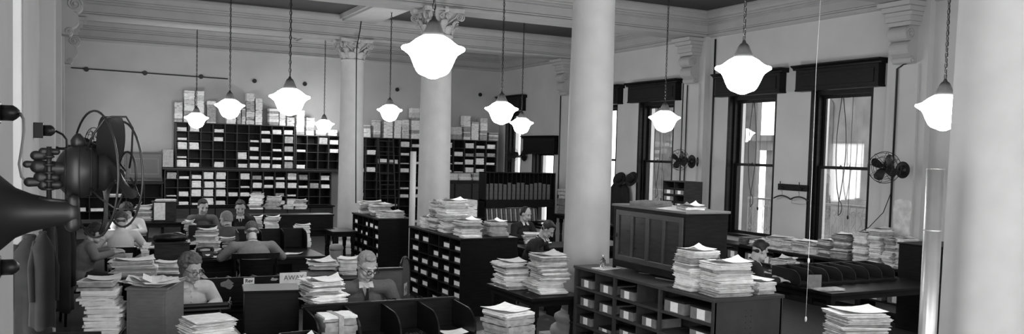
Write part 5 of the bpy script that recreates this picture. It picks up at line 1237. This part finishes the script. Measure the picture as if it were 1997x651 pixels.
def text(s, loc, size, m_, name='lettering', parent=None, rx=pi/2, rz=0, off=.0):
    cu = bpy.data.curves.new(name, 'FONT'); cu.body = s; cu.size = size; cu.extrude = .0006; cu.offset = off; cu.align_x = 'CENTER'; cu.align_y = 'CENTER'
    o = bpy.data.objects.new(name, cu); COL.objects.link(o); dg = bpy.context.evaluated_depsgraph_get(); dg.update()
    me = bpy.data.meshes.new_from_object(o.evaluated_get(dg)); bpy.data.objects.remove(o, do_unlink=True); me.materials.clear(); me.materials.append(m_)
    n = bpy.data.objects.new(name, me); COL.objects.link(n); n.parent = parent; n.location = loc; n.rotation_euler = (rx, 0, rz); return n
text('Rev', (w_/2, -.003, h_/2), h_*.78, inkm, parent=card, off=.0008)
wallcard('small worn label at the right of the long sorter', 527, 543, 540, 549, 8.599, paper3, TS, ragged=True)
card, w_, h_ = wallcard('large white sheet with hand lettering hung on the long sorter', 545, 598, 530, 558, 8.592, paper, TS, 'paper_sign')
text('AWAY', (w_*.52, -.003, h_*.6), h_*.50, mat('pencil', .12, .8), parent=card)
DB = crate('dark_box', 'dark box at the right end of the long sorter carrying folded papers', (2.30, 8.58), .33, .36, .761, 1.0, dark2, 0)
wallcard('torn label on the dark box right of the lettered sheet', 627, 645, 535, 545, 8.579, paper3, DB, ragged=True)
pstack('flat folded papers on the dark box left of the man in v-neck', 597, 655, 527, 513, 1.001, m_='c', d=.3, rag=.05, top=2)
pstack('thick stack of folded papers just left of the v-neck man head', 658, 700, 537, 508, .95, m_='c', d=.28, rag=.03, top=1)
crate('dark_box', 'narrow dark box under the stack beside the v-neck man', (2.64, 8.60), .30, .36, .761, .95, dark2, 0)
# panel and wicker chair
t = thing('panel_chair', 'wooden chair with a plain high panel back behind the v-neck man', 'chair', (2.72, 8.05, 0), 0, 'office chairs')
mb = MB(); mb.box(-.24, .22, .0, .03, .48, 1.10); mb.build('back_panel', cabw, t, bevel=.004); mb = MB(); mb.box(-.24, .22, -.02, .05, 1.10, 1.125); mb.build('top_rail', dark, t)
mb = MB(); mb.box(-.24, .22, .03, .45, .44, .48); mb.build('seat', dark, t, bevel=.006)
for x in (-.22, .19):
    for y in (.02, .4): mb = MB(); mb.box(x, x+.03, y, y+.03, 0, .44); mb.build('leg', dark, t)
t = thing('round_back_chair', 'cane chair with rounded back beside the near pigeonhole counter', 'chair', (3.22, 8.75, 0), .95, 'office chairs')
pr = [(-.17, .48), (.17, .48), (.19, .8)]+[(.19*cos(a), .93+.20*sin(a)) for a in [pi*i/12 for i in range(13)]]+[(-.19, .8)]
mb = MB(); mb.prism(pr, -.012, .012, 'y'); recalc(mb.build('cane_back', mat('cane', .045, .8, .5, 60), t))
mb = MB(); mb.tube([(x, 0, z) for x, z in pr[2:]], .018, 8); mb.build('back_frame', dark, t)
mb = MB(); mb.box(-.2, .2, -.4, .0, .44, .48); mb.build('seat', dark, t, bevel=.01)
for x in (-.18, .16):
    for y in (-.38, -.03): mb = MB(); mb.tube([(x, y, 0), (x, y, .45)], .018, 8); mb.build('leg', dark, t)
mb = MB(); mb.box(-.055, .055, -.018, -.013, .72, .85); cd_ = mb.build('emblem_card', paper3, t)
mb = MB()
for k in range(4): mb.ell((.022*cos(k*pi/2), -.02, .785+.022*sin(k*pi/2)), (.015, .002, .015), 12, 6)
mb.build('emblem', mat('emblem_grey', .09, .8), cd_)
# front sorter desk
desk('long dark desk in the bottom centre of the photo with divided sorter', 1.62, 3.0, 6.02, 7.12, .76, dark)
t = hutch('wide dark sorter with rounded dividers in the bottom centre', 1.66, 2.98, 6.35, 6.86, .761, .245, 4, dark)
mb = MB(); mb.box(-.01, 1.33, .485, .53, .245, .262); mb.build('top_ledge', dark, t, bevel=.003)
t = thing('desk_organiser', 'small sorter on the far side of the bottom centre desk', 'organiser', (2.45, 6.885, .761)); mb = MB(); mb.box(0, .5, 0, .2, 0, .012); mb.build('tray_floor', dark, t)
for k in range(3): mb = MB(); mb.prism([(.2-a, b+.012) for a, b in arch(.26, .2)], k*.24, k*.24+.014, 'x'); recalc(mb.build('divider', dark, t))
sheets('white sheet lying in the right compartment of the wide sorter', (2.83, 6.52, .775), .22, .17, 1, 21, .3, curl=.03)
sheets('small white note in the middle compartment of the wide sorter', (2.44, 6.40, .775), .09, .07, 1, 22, curl=.005)
t = thing('desk_clutter', 'small pile of dark clips in the middle compartment of the sorter', 'clips', (2.52, 6.58, .774))
r_ = random.Random(4)
for k in range(7): mb = MB(); x, y = r_.uniform(-.08, .08), r_.uniform(-.04, .04); mb.tube([(x-.02, y, .008), (x, y+.01, .02), (x+.02, y, .008), (x, y-.01, .006)], .005, 6, closed=True); mb.build('clip', blackm, t)
stack('banded paper bundle leaning in the left of the wide sorter', (1.84, 6.55, .775), .27, .26, .22, 'w', .1, .02, top=0, lay=.03, strap=True)
stack('loose folded papers beside the banded bundle', (1.80, 6.24, .761), .24, .2, .10, 'w', .2, .03, lay=.03)
crate('dark_box', 'dark riser box carrying the ragged stack beside the v-neck man', (1.87, 6.89), .28, .26, .761, .95, dark2, 0)
stack('ragged sagging paper stack right beside the v-neck man arm', (1.88, 7.02, .951), .28, .28, .24, 'w', .1, .05, top=2)
t = thing('letter_tray', 'open dark letter tray with slanting papers at the bottom centre', 'tray', (1.52, 6.0, .761), .1)
for (a, b, c, d) in ((-.13, -.118, 0, .36), (.118, .13, 0, .36), (-.13, .13, .35, .36)): mb = MB(); mb.box(a, b, c, d, 0, .16); mb.build('side', dark, t)
mb = MB(); mb.box(-.13, .13, 0, .36, 0, .01); mb.build('tray_floor', dark, t)
desk('narrow dark stand under the open letter tray', 1.34, 1.61, 5.9, 6.5, .76, dark, ped=False, name='small_table')
stack('tan slanting papers inside the open letter tray', (1.52, 6.17, .773), .20, .28, .11, 'c', .1, .01, top=2)
stack('white squared paper bundle at the bottom centre right', (3.22, 6.25, .761), .30, .34, .24, 'w', .25, .03, top=1, lay=.025, lean=-.15)
desk('small dark table under the squared white bundle at the bottom centre', 3.02, 3.5, 6.0, 6.6, .76, dark, ped=False, name='small_table')
# armchair at the left
t = thing('armchair', 'dark wooden armchair in the lower left corner by the coats', 'chair', (.03, 6.42, 0), -.3, 'office chairs')
mb = MB(); mb.box(-.2, .2, -.2, .2, .42, .46); mb.build('seat', dark, t, bevel=.008)
for x in (-.2, .17):
    for y in (-.2, .17): mb = MB(); mb.box(x, x+.03, y, y+.03, 0, .42 if y > 0 else 1.05); mb.build('leg', dark, t, bevel=.003)
mb = MB(); mb.box(-.17, .17, -.19, -.17, .96, 1.05); mb.box(-.17, .17, -.19, -.17, .74, .80); mb.build('back_slat', dark2, t, bevel=.003)
for s in (-1, 1): mb = MB(); mb.tube([(s*.185, -.18, .72), (s*.20, .0, .73), (s*.19, .18, .68), (s*.185, .18, .44)], .016, 8); mb.build('arm', dark, t)

# ------------------------------------------------------------------ light
w = bpy.data.worlds.new('world'); SC.world = w; w.use_nodes = True
bg = w.node_tree.nodes['Background']; bg.inputs[0].default_value = (1, 1, 1, 1); bg.inputs[1].default_value = 2.5
def area(name, loc, rot, sx, sy, power):
    l = bpy.data.lights.new(name, 'AREA'); l.shape = 'RECTANGLE'; l.size = sx; l.size_y = sy; l.energy = power
    o = bpy.data.objects.new(name, l); COL.objects.link(o); o.location = loc; o.rotation_euler = rot; return o
for a, b in fo: area('front_window_daylight', ((a+b)/2, YF+.02, 2.3), (pi/2, 0, 0), b-a, 2.9, 38 if a < 4 else 12)   # shines +Y
for (a, b, z0, z1) in lo: area('left_daylight_and_fill', (XL-.12, (a+b)/2, (z0+z1)/2), (0, -pi/2, 0), z1-z0, b-a, 80 if b < 3 else (8 if b < 8 else (22 if b < 18 else 25)))  # far two serve the added openings, brightening back wall and desk papers
SC.view_settings.view_transform = 'Standard'; SC.view_settings.look = 'None'; SC.view_settings.gamma = 1; SC.view_settings.use_curve_mapping = False
SC.view_settings.exposure = 0.85
SC.cycles.use_denoising = True; SC.cycles.max_bounces = 6; SC.cycles.diffuse_bounces = 3; SC.cycles.sample_clamp_indirect = 8; SC.cycles.transparent_max_bounces = 8
